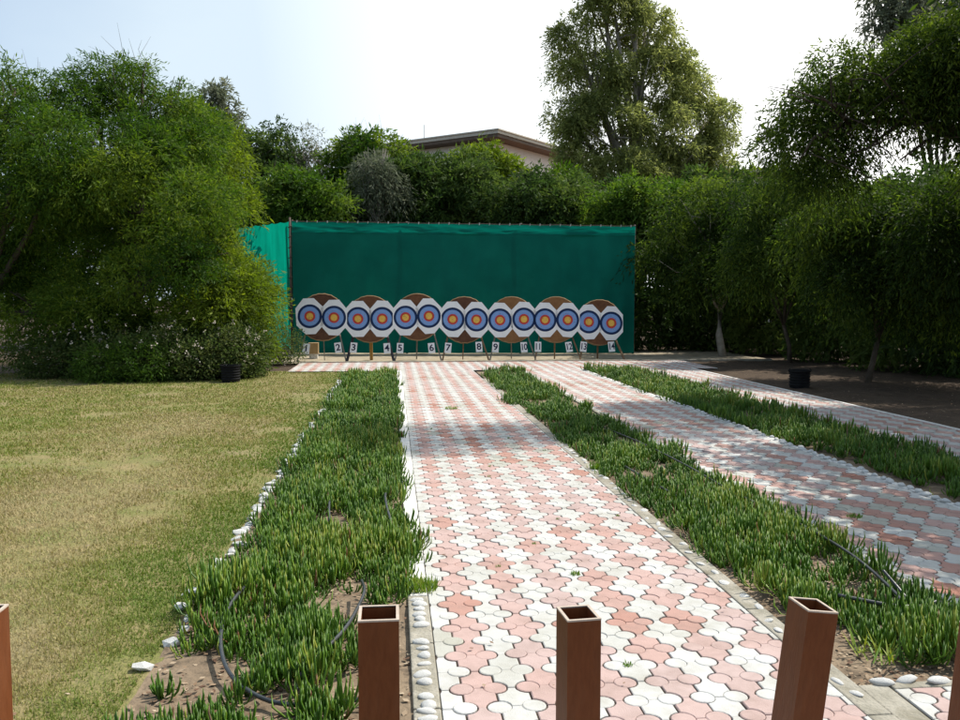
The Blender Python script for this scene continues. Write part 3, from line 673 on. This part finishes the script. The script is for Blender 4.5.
# ---------------------------------------------------------------- foliage
def sprays(lobes, n, per, L_, W_, rg, droop=.3, spread=.8, slen=.45, shell=.45, tvar=.2, upbias=0.):
    """leaf quads set along little twigs through the outer part of a crown's lobes"""
    lobes = np.array(lobes, float); vol = lobes[:, 3]*lobes[:, 4]*lobes[:, 5]; pr = vol**.72; pr /= pr.sum()
    k = rg.choice(len(lobes), n, p=pr); lb = lobes[k]
    d = rg.normal(size=(n, 3)); d /= np.linalg.norm(d, axis=1)[:, None]
    rr = (shell+(1-shell)*rg.random(n)**.7)*(1+.10*rg.normal(size=n))
    o = lb[:, :3]+d*lb[:, 3:6]*rr[:, None]
    o[:, 2] = np.maximum(o[:, 2], .08+.2*rg.random(n))
    dd = d*spread+rg.normal(size=(n, 3))*.45; dd[:, 2] += upbias; dd /= np.linalg.norm(dd, axis=1)[:, None]
    tb = np.clip(.5+tvar*rg.normal(size=n)+.24*rg.normal(size=len(lobes))[k], 0, 1)
    t = (np.arange(per)+.5)/per
    P_ = o[:, None]+dd[:, None]*(t*slen)[None, :, None]; P_[:, :, 2] -= droop*slen*t[None]**2*1.4
    ax = dd[:, None]+rg.normal(size=(n, per, 3))*.75; ax[:, :, 2] -= droop*(.6+t[None])
    ax /= np.linalg.norm(ax, axis=2)[:, :, None]
    P_ = (P_+rg.normal(size=P_.shape)*.04).reshape(-1, 3); ax = ax.reshape(-1, 3); m = len(P_)
    s = np.cross(ax, rg.normal(size=(m, 3))); s /= np.linalg.norm(s, axis=1)[:, None]
    Ls = L_*rg.uniform(.6, 1.3, m)[:, None]; Ws = W_*rg.uniform(.7, 1.3, m)[:, None]
    V = np.stack([P_, P_+ax*Ls*.45+s*Ws*.5, P_+ax*Ls, P_+ax*Ls*.45-s*Ws*.5], 1).reshape(-1, 3)
    V[:, 2] = np.maximum(V[:, 2], .02)
    return V, np.repeat(tb, per)+.08*rg.normal(size=m), o

def limbs(b, base, lobes, r0, rg, nsub=3, twigs=None, split=.35, fork=None):
    base = Vector(base)
    cen = Vector(np.average(np.array(lobes)[:, :3], axis=0, weights=np.array(lobes)[:, 3]))
    sp = base.lerp(cen, split); sp.z = base.z+(cen.z-base.z)*split; sp += Vector((rg.normal()*.08, rg.normal()*.08, 0))
    mid = base.lerp(sp, .5)+Vector((rg.normal()*.06, rg.normal()*.06, 0))
    b.tube([base, mid, sp], [r0, r0*.82, r0*.7], 9)
    for lb in lobes:
        c = Vector(lb[:3]); m1 = sp.lerp(c, .5)+Vector((rg.normal()*.15, rg.normal()*.15, .15*lb[5]))
        b.tube([sp, sp.lerp(m1, .5)+Vector((0, 0, .04)), m1, c], [r0*.5, r0*.42, r0*.33, r0*.2], 7)
        for q in range(nsub):
            dv = Vector(rg.normal(size=3)).normalized(); e = c+Vector((dv.x*lb[3], dv.y*lb[4], dv.z*lb[5]))*.85; s0 = m1.lerp(c, rg.random()*.9+.1)
            mm = s0.lerp(e, .5)+Vector((rg.normal()*.08, rg.normal()*.08, rg.normal()*.08)); b.tube([s0, mm, e], [r0*.2, r0*.13, r0*.05], 5)

def tree(name, label, base, lobes, nleaf, m, L_=.14, W_=.03, r0=.12, seed=1, droop=.3, slen=.45, per=14, bark=None, group=None, shell=.45, nsub=4, split=.35, tvar=.2, spread=.8, cat='tree', upbias=0., wisps=0, clumps=8, cr=(.26, .44)):
    rg = np.random.default_rng(seed); base = Vector(base)
    if cat == 'tree':                                               # break every lobe into a few clumps with gaps between them
        l2 = []
        for l in lobes:
            for q in range(clumps):
                d = rg.normal(size=3); d /= np.linalg.norm(d); k = rg.uniform(*cr)
                l2.append((l[0]+d[0]*l[3]*.72, l[1]+d[1]*l[4]*.72, max(l[2]+d[2]*l[5]*.75, .25), l[3]*k, l[4]*k, l[5]*k*.85))
        big = lobes
    else: l2 = big = lobes
    lobes = l2
    t = thing(name, label, cat, base, group=group); lb_ = [(l[0]-base.x, l[1]-base.y, l[2]-base.z)+tuple(l[3:]) for l in big]; lo = [(l[0]-base.x, l[1]-base.y, l[2]-base.z)+tuple(l[3:]) for l in lobes]
    b = MB(); limbs(b, (0, 0, -.05), lb_, r0, rg, nsub, split=split)
    n = max(1, nleaf//per); V, T, o = sprays(lo, n, per, L_, W_, rg, droop, spread, slen, shell, tvar, upbias)
    if wisps:
        tops = o[np.argsort(-o[:, 2])[:wisps*6]]
        for q in range(wisps):
            p = Vector(tops[rg.integers(len(tops))]); e = p+Vector((rg.normal()*.25, rg.normal()*.2, rg.uniform(.3, .8))); b.tube([p, p.lerp(e, .5)+Vector((rg.normal()*.05, 0, 0)), e], [.005, .0035, .0015], 4)
    b.build('trunk', bark or M_bark, t, smooth=True)
    F = np.arange(len(V)).reshape(-1, 4); np_mesh('crown', V, F, m, t, tint=np.clip(T, 0, 1))
    return t

def lob(px, py, Y, rx, ry, rz): p = at(px, py, Y); return (p.x, p.y, p.z, rx, ry, rz)
def cluster(px0, px1, py0, py1, Y, n, r, seed, dep=1.2, flat=.8):
    """n lobes of about radius r filling a region seen between these pixels"""
    rg = random.Random(seed); out_ = []
    for i in range(n):
        px, py = px0+(px1-px0)*((i+.5)/n+rg.uniform(-.3, .3)/n*1.5), rg.uniform(py0, py1); k = r*rg.uniform(.7, 1.2)
        out_.append(lob(px, py, Y+rg.uniform(-dep, dep), k, k, k*flat))
    return out_
GB = 'bushes and trees at the left of the lawn'
# the big mass on the left
tree('acacia_tree', 'tallest feathery green tree at the left, highest above the lawn edge', (-5.2, 18.4, 0),
     [lob(130, 100, 18.6, 1.0, 1.0, .8), lob(142, 78, 18.6, .35, .4, .55), lob(122, 82, 18.4, .3, .4, .5), lob(172, 92, 18.5, .3, .4, .5), lob(92, 98, 18.5, .4, .4, .5), lob(160, 130, 18.2, 1.1, 1.2, .9), lob(105, 160, 17.3, 1.3, 1.3, 1.0), lob(168, 190, 17.2, 1.25, 1.2, 1.0), lob(112, 238, 18.5, 1.4, 1.2, 1.1), lob(175, 262, 17.2, 1.2, 1.1, 1.0), lob(120, 300, 17.9, 1.5, 1.1, .9), lob(190, 115, 18.8, .6, .9, .6)],
     110000, M_aca, .105, .021, .16, 21, .3, slen=.30, wisps=6, group=GB, shell=.72, clumps=5, cr=(.36, .56))
tree('acacia_tree', 'broad dark feathery tree cut off by the left edge of the photo', (-8.4, 17.8, 0),
     [lob(35, 118, 18.2, 1.3, 1.2, .9), lob(15, 88, 18.2, .35, .4, .45), lob(62, 98, 18.2, .4, .4, .45), lob(-20, 110, 18.5, 1.4, 1.2, 1.0), lob(60, 160, 17.0, 1.2, 1.1, 1.0), lob(10, 185, 17.0, 1.4, 1.2, 1.1), lob(50, 250, 18.6, 1.3, 1.1, 1.1), lob(0, 280, 18.5, 1.4, 1.1, 1.1), lob(50, 320, 18.0, 1.3, 1.0, .9), lob(-70, 200, 17.6, 1.6, 1.3, 1.8), lob(-60, 310, 17, 1.5, 1.1, 1.1)],
     90000, M_aca, .11, .022, .15, 22, .3, slen=.30, wisps=4, group=GB, shell=.72, clumps=5, cr=(.36, .56))
tree('acacia_tree', 'yellow-green feathery bush beside the left end of the green netting', (-3.4, 18.0, 0),
     [lob(238, 272, 17.8, .55, .6, .45), lob(256, 292, 17.6, .42, .6, .45), lob(215, 300, 17.2, .9, .8, .7), lob(243, 328, 17.2, .5, .6, .5), lob(195, 240, 18.2, .75, .8, .7), lob(222, 345, 17.1, .8, .6, .4)],
     46000, M_acay, .12, .024, .09, 23, .3, group=GB, slen=.38)
tree('acacia_tree', 'light green slender tree rising behind the bush left of the netting', (-4.6, 20.6, 0),
     [lob(222, 150, 21, .6, .9, .7), lob(205, 185, 20.6, 1.0, 1, .8), lob(228, 205, 20.8, .6, .9, .45), lob(190, 150, 21, .9, 1, 1.0), lob(195, 235, 20.6, .9, 1, .8)], 30000, M_acay, .14, .03, .1, 24, .35, group=GB, wisps=3)
# flowering shrubs at their foot
def flowering(px, py, Y, r, seed, label, nf):
    p = at(px, py, Y); rg = np.random.default_rng(seed)
    t = tree('flowering_shrub', label, (p.x, Y, 0), [(p.x-r*.4, Y, .35, r*.8, .5, .42), (p.x+r*.5, Y+.1, .45, r*.7, .5, .5), (p.x, Y-.1, .3, r*.6, .4, .4)], 9000, M_lant, .06, .035, .03, seed, .1, .22, 10, group='flowering shrubs below the left trees', cat='shrub')
    d = rg.normal(size=(nf, 3)); d /= np.linalg.norm(d, axis=1)[:, None]; d[:, 1] = -np.abs(d[:, 1])
    b = MB()
    for q in range(nf):
        c = Vector((d[q, 0]*r*1.2+rg.normal()*.1, d[q, 1]*.6, .45+d[q, 2]*.5+rg.random()*.3))
        if c.z < .12: continue
        for _ in range(5):
            e = c+Vector(rg.normal(size=3))*.018; s = .016; n1 = Vector(rg.normal(size=3)).normalized()*s; n2 = Vector(rg.normal(size=3)).normalized()*s
            b.add([e-n1, e+n2, e+n1, e-n2], [(0, 1, 2, 3)])
    b.build('flowers', M_petal, t)['kind'] = 'stuff'
flowering(240, 362, 16.6, .36, 31, 'flowering shrub closest to the first target, by the end of the cross path', 45)
flowering(205, 362, 16.2, .8, 32, 'flowering shrub behind the black drum on the lawn', 45)
flowering(140, 358, 16.2, .9, 33, 'bushy flowering shrub in the middle of the left hedge foot', 45)
flowering(70, 355, 16.8, .9, 34, 'pink flowering shrub under the dark left tree', 45)
p = at(125, 370, 15.9)
tree('bright_shrub', 'low fine-leaved bright green shrub on the lawn edge below the left trees', (p.x, 15.9, 0), [(p.x-.3, 15.9, .25, .5, .4, .35), (p.x+.35, 15.9, .3, .5, .4, .4)], 9000, M_bright, .08, .018, .03, 35, .1, .22, 10, cat='shrub')
p = at(284, 350, 19.8)
tree('dry_shrub', 'thin dry shrub at the left end of the target row', (p.x, 20.0, 0), [(p.x, 20.0, .35, .4, .35, .35), (p.x-.3, 20.2, .5, .35, .3, .4)], 3500, M_lant, .06, .025, .02, 36, .1, .25, 8, bark=M_twig, cat='shrub', nsub=14)

# trees behind the netting
GK = 'trees behind the green netting'
def back(name, label, Y, px, lobes, n, m, seed, **k):
    p = at(px, 340, Y); k.setdefault('L_', .2); k.setdefault('W_', .055); k.setdefault('slen', .5)
    return tree(name, label, (p.x, Y, 0), [lob(l[0], l[1], Y+l[2], *l[3:]) for l in lobes], n, m, seed=seed, group=GK, **k)
back('round_tree', 'dark rounded tree left of the netting, behind the light green one', 29, 250, [(250, 140, 0, 1.4, 1.2, .9), (285, 150, .3, 1.2, 1.1, .9), (225, 160, 0, 1.3, 1.1, 1), (265, 185, -.6, 1.7, 1.2, 1.2), (230, 210, -.5, 1.8, 1.2, 1.3), (285, 215, -.5, 1.6, 1.2, 1.5), (255, 260, -.5, 2, 1.2, 1.8)], 30000, M_dark, 41, L_=.17)
back('thin_tree', 'thin grey-green treetop poking up behind the left trees', 33, 217, [(217, 100, 0, .45, .4, .5), (222, 112, 0, .6, .5, .4), (210, 120, 0, .7, .5, .5), (215, 150, 0, 1.2, .6, 1.2)], 9000, M_grey, 42, r0=.07)
back('leafy_tree', 'bright green leafy tree just above the left corner of the netting', 26, 310, [(303, 185, 0, .75, .8, .6), (325, 200, 0, .8, .8, .6), (285, 200, 0, .8, .8, .7), (310, 225, 0, 1.3, .8, .9)], 20000, M_bright, 43, L_=.16, W_=.045)
back('bare_tree', 'grey half-bare tree above the left part of the netting', 29.5, 315, [(318, 160, 0, .8, .6, .8), (345, 155, 0, .8, .6, .7), (300, 150, 0, .7, .6, .7), (330, 190, 0, 1.2, .7, 1.2)], 6000, M_grey, 44, L_=.12, W_=.03, nsub=45, bark=M_twig, r0=.10, wisps=12)
back('leafy_tree', 'mid green tree with airy top, third from the corner pole of the netting', 28.5, 372, [(370, 148, 0, .8, .8, .7), (352, 165, 0, .9, .9, .8), (392, 160, 0, .9, .9, .8), (375, 185, -.5, 1.4, 1, 1), (345, 215, -.5, 1.4, 1, 1.2), (400, 215, -.5, 1.4, 1, 1.2)], 26000, M_aca, 45, wisps=6)
back('bare_tree', 'grey weeping dry-branched tree in the middle above the netting', 27, 378, [(376, 168, 0, .75, .6, .8), (380, 190, 0, .9, .6, .8)], 7000, M_grey, 46, L_=.16, W_=.03, nsub=55, bark=M_twig, droop=.9, r0=.08)
back('leafy_tree', 'olive tree below the eaves of the house', 28, 430, [(425, 180, 0, 1.0, 1, .7), (455, 182, .3, 1.0, 1, .7), (405, 185, 0, 1.0, 1, .8), (440, 200, -.5, 1.7, 1, 1.2), (470, 190, -.3, 1.3, 1, 1)], 30000, M_dark, 47, W_=.05)
back('leafy_tree', 'yellow-green treetop standing against the house wall', 29, 488, [(482, 158, 0, .6, .7, .5), (494, 172, 0, .6, .7, .5), (470, 168, 0, .7, .7, .5), (490, 190, 0, 1.3, .9, 1.2)], 18000, M_acay, 48, L_=.17, wisps=3)
back('round_tree', 'dark green rounded tree at the foot of the tall tree', 26.5, 530, [(523, 190, 0, .9, .9, .7), (550, 200, 0, 1, .9, .7), (575, 195, .3, .9, .9, .7), (505, 205, 0, .9, .9, .7), (540, 225, 0, 1.8, .9, 1.0)], 26000, M_dark, 49, L_=.16, W_=.05)
back('leafy_tree', 'bright green bushy tree above the right end of the netting', 25.5, 625, [(615, 205, 0, .8, .8, .55), (645, 195, 0, .9, .8, .6), (665, 205, 0, .8, .8, .7), (595, 215, .4, .8, .8, .5), (640, 225, 0, 1.4, .9, .8)], 24000, M_bright, 50, L_=.15, W_=.045)
# lower hedge row behind everything, closing the gaps
for i, (px, Y, h) in enumerate(((150, 30, 170), (330, 31.5, 190), (420, 31.5, 185), (560, 32, 195), (680, 30, 190), (60, 28, 190), (500, 31.5, 190), (760, 30, 195), (840, 30, 205), (920, 29, 215))):
    lb = ['left end of the back row', 'behind the bright tree at the netting corner', 'left of the house in the back row', 'behind the tall eucalyptus base', 'right of the tall eucalyptus in the back row', 'behind the dark left tree', 'in front of the house wall', 'under the gap between the tall tree and the arching branch', 'in the back row below the arching limb', 'right end of the back row'][i]
    back('hedge_tree', 'dense green tree '+lb, Y, px, [(px-35, h+15, 0, 1.7, 1, 1.2), (px+5, h+10, 0, 1.6, 1, 1.2), (px+40, h+18, 0, 1.6, 1, 1.2), (px-20, h+60, 0, 2.2, 1, 1.6), (px+30, h+60, 0, 2.2, 1, 1.6), (px, h+110, 0, 2.6, 1, 1.4)], 15000, M_aca if i % 2 else M_dark, 60+i, L_=.26, W_=.08)
# tall eucalyptus
p = at(640, 330, 37)
tree('eucalyptus_tree', 'very tall airy tree right of the house, taller than everything else', (p.x, 37, 0),
     [lob(615, 15, 37, 1.5, 1.4, 1.5), lob(575, 40, 37, 1.0, 1.1, 1.2), lob(645, 30, 37.2, 1.3, 1.2, 1.4), lob(590, 75, 36.8, 1.6, 1.5, 1.3), lob(640, 80, 37, 1.8, 1.6, 1.5), lob(685, 75, 37.3, 1.3, 1.2, 1.2), lob(570, 118, 36.7, 1.0, 1.3, 1.1), lob(610, 125, 36.4, 1.9, 1.6, 1.5), lob(665, 125, 36.6, 1.9, 1.6, 1.5), lob(710, 120, 37.2, 1.2, 1.3, 1.2), lob(580, 165, 36.6, 1.2, 1.4, 1.0), lob(630, 170, 36.2, 2.0, 1.6, 1.2), lob(690, 165, 36.6, 1.8, 1.6, 1.2), lob(722, 150, 37, .9, 1, 1.2), lob(600, 195, 36.2, 1.6, 1.4, 1.2), lob(670, 200, 36.4, 2, 1.5, 1.2), lob(600, -25, 37.2, 1.2, 1.2, 1.1), lob(635, -30, 37.2, 1, 1, 1)],
     118000, M_euc, .21, .05, .32, 70, .55, .55, 14, bark=M_barkp, split=.5, tvar=.25, shell=.2, nsub=5, clumps=11, cr=(.20, .38))
# right side
GR = 'dark trees right of the paths'
p = at(716, 355, 22.0)
tree('shade_tree', 'tree with pale forked trunk visible just right of the netting', (p.x, 21.5, 0), [lob(690, 215, 22, .9, .9, .7), lob(725, 200, 22, 1.1, 1, .8), (p.x-.8, 21.8, 2.5, 1.0, .8, .8), (p.x+.6, 21.8, 2.7, 1.1, .9, .9), lob(670, 255, 22.6, .9, .9, .9), lob(750, 235, 22, 1.2, 1, 1)], 36000, M_dusk, .14, .034, .11, 80, .7, bark=M_barkp, group=GR, split=.38, slen=.55)
for i, (px, Y, base, lobes, n, m, lab) in enumerate((
    (790, 19.0, .1, [(770, 205, 0, 1.2, 1, .8), (800, 185, 0, 1.0, 1, .7), (790, 240, -.5, 1.3, 1, 1), (825, 225, 0, 1.2, 1, 1), (760, 245, 0, 1.0, .9, .8), (810, 262, 0, 1.1, .9, .5)], 44000, M_dusk, 'second dark tree from the netting, leaning over the dirt'),
    (868, 14.4, .05, [(850, 205, .5, .9, .9, .5), (880, 215, 0, 1, .9, .6), (915, 212, .3, 1.1, .9, .6), (845, 245, 0, 1.0, .9, .8), (890, 260, -.2, 1.1, .9, .7), (930, 250, 0, 1.1, .9, .9)], 52000, M_dusk, 'dark drooping tree with a thin trunk beside the far path'),
    (985, 13.0, .1, [(965, 215, 0, 1.1, 1, .7), (1010, 200, 0, 1.2, 1, 1), (960, 250, 0, 1.1, 1, .9), (1010, 270, 0, 1.3, 1, 1.1)], 36000, M_dusk, 'dark tree at the right edge below the arching limb'))):
    p = at(px, 360, Y)
    tree('shade_tree', lab, (p.x, Y, 0), [lob(l[0], l[1], Y+l[2], *l[3:]) for l in lobes], int(n*1.5), m, .105, .024, .06, 81+i, .8, group=GR, split=.3, slen=.5)
# understorey thicket
for i, (px, Y) in enumerate(((668, 24.5), (735, 24.5), (800, 22.5), (865, 19.5), (940, 17.0), (1010, 15.5))):
    p = at(px, 355, Y)
    lab = ['beside the right end of the netting', 'behind the pale forked trunk', 'third along from the netting', 'behind the thin-trunked drooping tree', 'near the right edge, in deep shade', 'cut off by the right edge of the photo'][i]
    tree('shade_shrub', 'dark thicket shrub '+lab, (p.x, Y, 0), [(p.x-.8, Y, .9, 1.1, .9, .9), (p.x+.8, Y, 1.0, 1.1, .9, 1.0), (p.x, Y+.4, 2.2, 1.5, .9, 1.2), (p.x+.3, Y+.8, 3.3, 1.6, .9, 1.0)], 24000, M_dark, .16, .05, .05, 90+i, .4, group='dark thicket under the right trees', cat='shrub', slen=.4)
# the arching tree whose limb crosses the sky
rg = np.random.default_rng(101)
Yb = 11.5; base = at(1040, 400, Yb); base.z = 0
t = thing('arching_tree', 'large tree at the right whose limb arches across the sky', 'tree', base)
def rel(px, py, Y): return at(px, py, Y)-base
b = MB()
b.tube([(0, 0, -.05), rel(1030, 300, Yb), rel(1005, 200, Yb), rel(965, 140, Yb), rel(925, 122, Yb), rel(880, 120, 11.6), rel(840, 125, 11.8), rel(800, 120, 12)], [.17, .15, .13, .075, .055, .045, .035, .02], 9)
for (a_, c_) in (((965, 140), (930, 100)), ((930, 122), (905, 90)), ((925, 122), (880, 75)), ((880, 120), (850, 80)), ((850, 124), (820, 95)), ((905, 121), (865, 150)), ((950, 132), (900, 160)), ((840, 125), (800, 160)), ((1005, 200), (960, 80)), ((960, 138), (970, 50))):
    A_, B_ = rel(a_[0], a_[1], Yb), rel(c_[0], c_[1], Yb+rg.normal()*.4); m_ = A_.lerp(B_, .5)+Vector((rg.normal()*.05, 0, .06)); b.tube([A_, m_, B_], [.035, .022, .008], 6)
    for q in range(9):
        s0 = A_.lerp(B_, rg.random()); e = s0+Vector((rg.normal()*.4, rg.normal()*.4, rg.normal()*.3)); b.tube([s0, s0.lerp(e, .5)+Vector((0, 0, .03)), e], [.012, .008, .003], 4)
b.tube([rel(1005, 200, Yb), Vector((8.2, 11.2, 5.6))-base, Vector((6.6, 10.8, 6.8))-base, Vector((4.6, 10.3, 7.0))-base], [.11, .08, .05, .02], 8)
b.build('trunk', M_bark, t, smooth=True)
lo = [lob(845, 75, 11.8, .62, .7, .40), (*at(885, 85, 11.6), .6, .7, .45), lob(820, 110, 12, .55, .6, .42), lob(800, 135, 12, .42, .5, .38), lob(772, 142, 12.2, .25, .4, .22), lob(850, 100, 11.6, .4, .5, .2), lob(835, 160, 12, .42, .5, .38), lob(815, 175, 12, .35, .4, .3),
      lob(930, 75, 11.3, .6, .7, .5), lob(955, 45, 11.2, .6, .7, .5), lob(985, 80, 11.2, .7, .8, .7), lob(925, 40, 11.4, .35, .5, .28), lob(1020, 40, 11, 1, 1, .9), lob(1060, 130, 11, 1, 1, 1)]
lo += [(5.0, 10.6, 6.9, .9, 1.0, .3), (6.2, 10.7, 6.9, .8, .8, .35), (4.4, 10.2, 7.0, .5, .8, .25), (7.4, 10.8, 6.8, .8, .8, .4)]
lo = [(l[0]-base.x, l[1]-base.y, l[2]-base.z)+tuple(l[3:]) for l in lo]
V, T, o = sprays(lo, 7200, 14, .10, .021, rg, .75, .7, .42, .25)
np_mesh('crown', V, np.arange(len(V)).reshape(-1, 4), M_dusk, t, tint=np.clip(T+.1, 0, 1))
p = at(905, 330, 30)
tree('grey_tree', 'grey-green distant treetop in the upper right corner', (p.x+1.5, 30, 0), [lob(905, 12, 30, 1.0, .8, .7), lob(885, 25, 30, .7, .7, .5), lob(930, 20, 30, 1.0, .8, .8), lob(950, -10, 30, 1.3, .8, .9), lob(895, -12, 30, 1, .8, .7), lob(940, 70, 30, 1.2, .8, 1.3)], 16000, M_grey, .2, .06, .14, 103, .5, .5, wisps=4)
# more trees outside the frame at the right whose shade reaches the paths
for i, (x, yv, z) in enumerate(((9.3, 9.0, 4.9), (8.8, 6.2, 4.9), (9.4, 2.6, 4.7))):
    tree('shade_tree', ['tall spreading tree beyond the right edge, level with the middle of the beds', 'spreading tree beyond the right edge of the photo, beside the near half of the beds', 'spreading tree beyond the right edge, level with the posts'][i], (x+1.2, yv, 0), [(x-1.6, yv-.3, z, 1.5, 1.6, .6), (x+.4, yv+.8, z+.3, 1.5, 1.6, .8), (x, yv-1.1, z+.4, 1.4, 1.4, .7), (x+2, yv, z+.3, 1.5, 1.5, .8)], 34000, M_dusk, .17, .055, .14, 110+i, .5, group=GR, clumps=9)

# ---------------------------------------------------------------- houses
M_wall = mat('cream_render', (.80, .80, .76), .9, (.86, .86, .82), 1.5, .2, 20, dirt=(.70, .69, .64), dirt_scale=.6, dirt_rng=(.55, .8)); M_eave = mat('brown_eave', (.11, .08, .06), .8, (.15, .11, .08), 5); M_trim = mat('cream_trim', (.62, .57, .48), .8)
M_tile = mat('roof_tile', (.30, .15, .09), .85, (.38, .20, .12), 6, .3, 20); M_glass = mat('window_glass', (.02, .025, .03), .15, spec=.7)
def house(label, corner, az, wx, wy, h, name='house'):
    t = thing(name, label, 'house', (corner.x, corner.y, 0), az, 'houses behind the trees')
    # the near corner is at the origin; walls run to -x and +y in the house's own axes
    b = MB(); b.box((-wx/2, wy/2, (h-.45)/2), (wx, wy, h-.45)); b.build('wall', M_wall, t)
    e = .9
    b = MB(); b.box((-wx/2, wy/2, h-.36), (wx+2*e-.1, wy+2*e-.1, .16)); b.build('eaves', M_eave, t)
    b = MB(); b.box((-wx/2, wy/2, h-.20), (wx+2*e, wy+2*e, .16)); b.box((-wx/2, wy/2, h-.09), (wx+2*e+.12, wy+2*e+.12, .06)); b.build('cornice', M_trim, t)
    b = MB(); x0, x1, y0, y1 = -wx-e, e, -e, wy+e; z0 = h-.06; V = [(x0, y0, z0), (x1, y0, z0), (x1, y1, z0), (x0, y1, z0)]; r_ = min(wx, wy)/2+e; zt = z0+r_*.10
    V += [(x0+r_, (y0+y1)/2, zt), (x1-r_, (y0+y1)/2, zt)] if wx >= wy else [((x0+x1)/2, y0+r_, zt), ((x0+x1)/2, y1-r_, zt)]
    F = [(0, 1, 5, 4), (1, 2, 5), (2, 3, 4, 5), (3, 0, 4)] if wx >= wy else [(0, 1, 4), (1, 2, 5, 4), (2, 3, 5), (3, 0, 4, 5)]
    b.add(V, F); b.build('roof', M_tile, t)
    for (ux, wall) in [(k, 0) for k in np.arange(1.8, wx-1, 2.6)]+[(k, 1) for k in np.arange(3.2, wy-1, 3.2)]:
        for z in (h-2.2, h-5.2):
            w_ = MB(); g_ = MB()
            if wall == 0:
                for a in (-.6, .6): w_.box((-ux+a, -.03, z), (.10, .10, 1.5))
                for a in (-.7, .7): w_.box((-ux, -.03, z+a), (1.10, .10, .10))
                g_.box((-ux, -.008, z), (1.1, .03, 1.3))
            else:
                for a in (-.5, .5): w_.box((.03, ux+a, z), (.10, .10, 1.5))
                for a in (-.7, .7): w_.box((.03, ux, z+a), (.10, .90, .10))
                g_.box((.008, ux, z), (.03, .9, 1.3))
            f = w_.build('window', M_eave, t); g_.build('pane', M_glass, f)
    return t
c = at(498, 130, 44); e_top = at(498, 126, 43).z
hs = house('large cream house with wide brown eaves behind the trees left of the tall tree', Vector((c.x-.2, 44.5, 0)), R(-40), 9.0, 8.0, e_top)
# the lower tiled roof of the porch on its sunny side
b = MB(); z = e_top-2.6
b.add([(0.02, -.4, z), (2.2, -.4, z-.7), (2.2, 8.4, z-.7), (.02, 8.4, z), (0.02, -.4, z-.16), (2.2, -.4, z-.86), (2.2, 8.4, z-.86), (.02, 8.4, z-.16)], [(0, 1, 2, 3), (7, 6, 5, 4), (0, 4, 5, 1), (1, 5, 6, 2), (2, 6, 7, 3), (3, 7, 4, 0)]); b.build('porch_roof', M_tile, hs)
b = MB(); b.tube([(-5.2, 1, e_top-.1), (-5.2, 1, e_top+1.1)], .015, 6); b.build('aerial', M_pole, hs)
c = at(775, 172, 52)
house('second pale house glimpsed under the arching limb on the right', Vector((c.x, 52, 0)), R(-35), 6.0, 5.0, at(775, 168, 52).z)
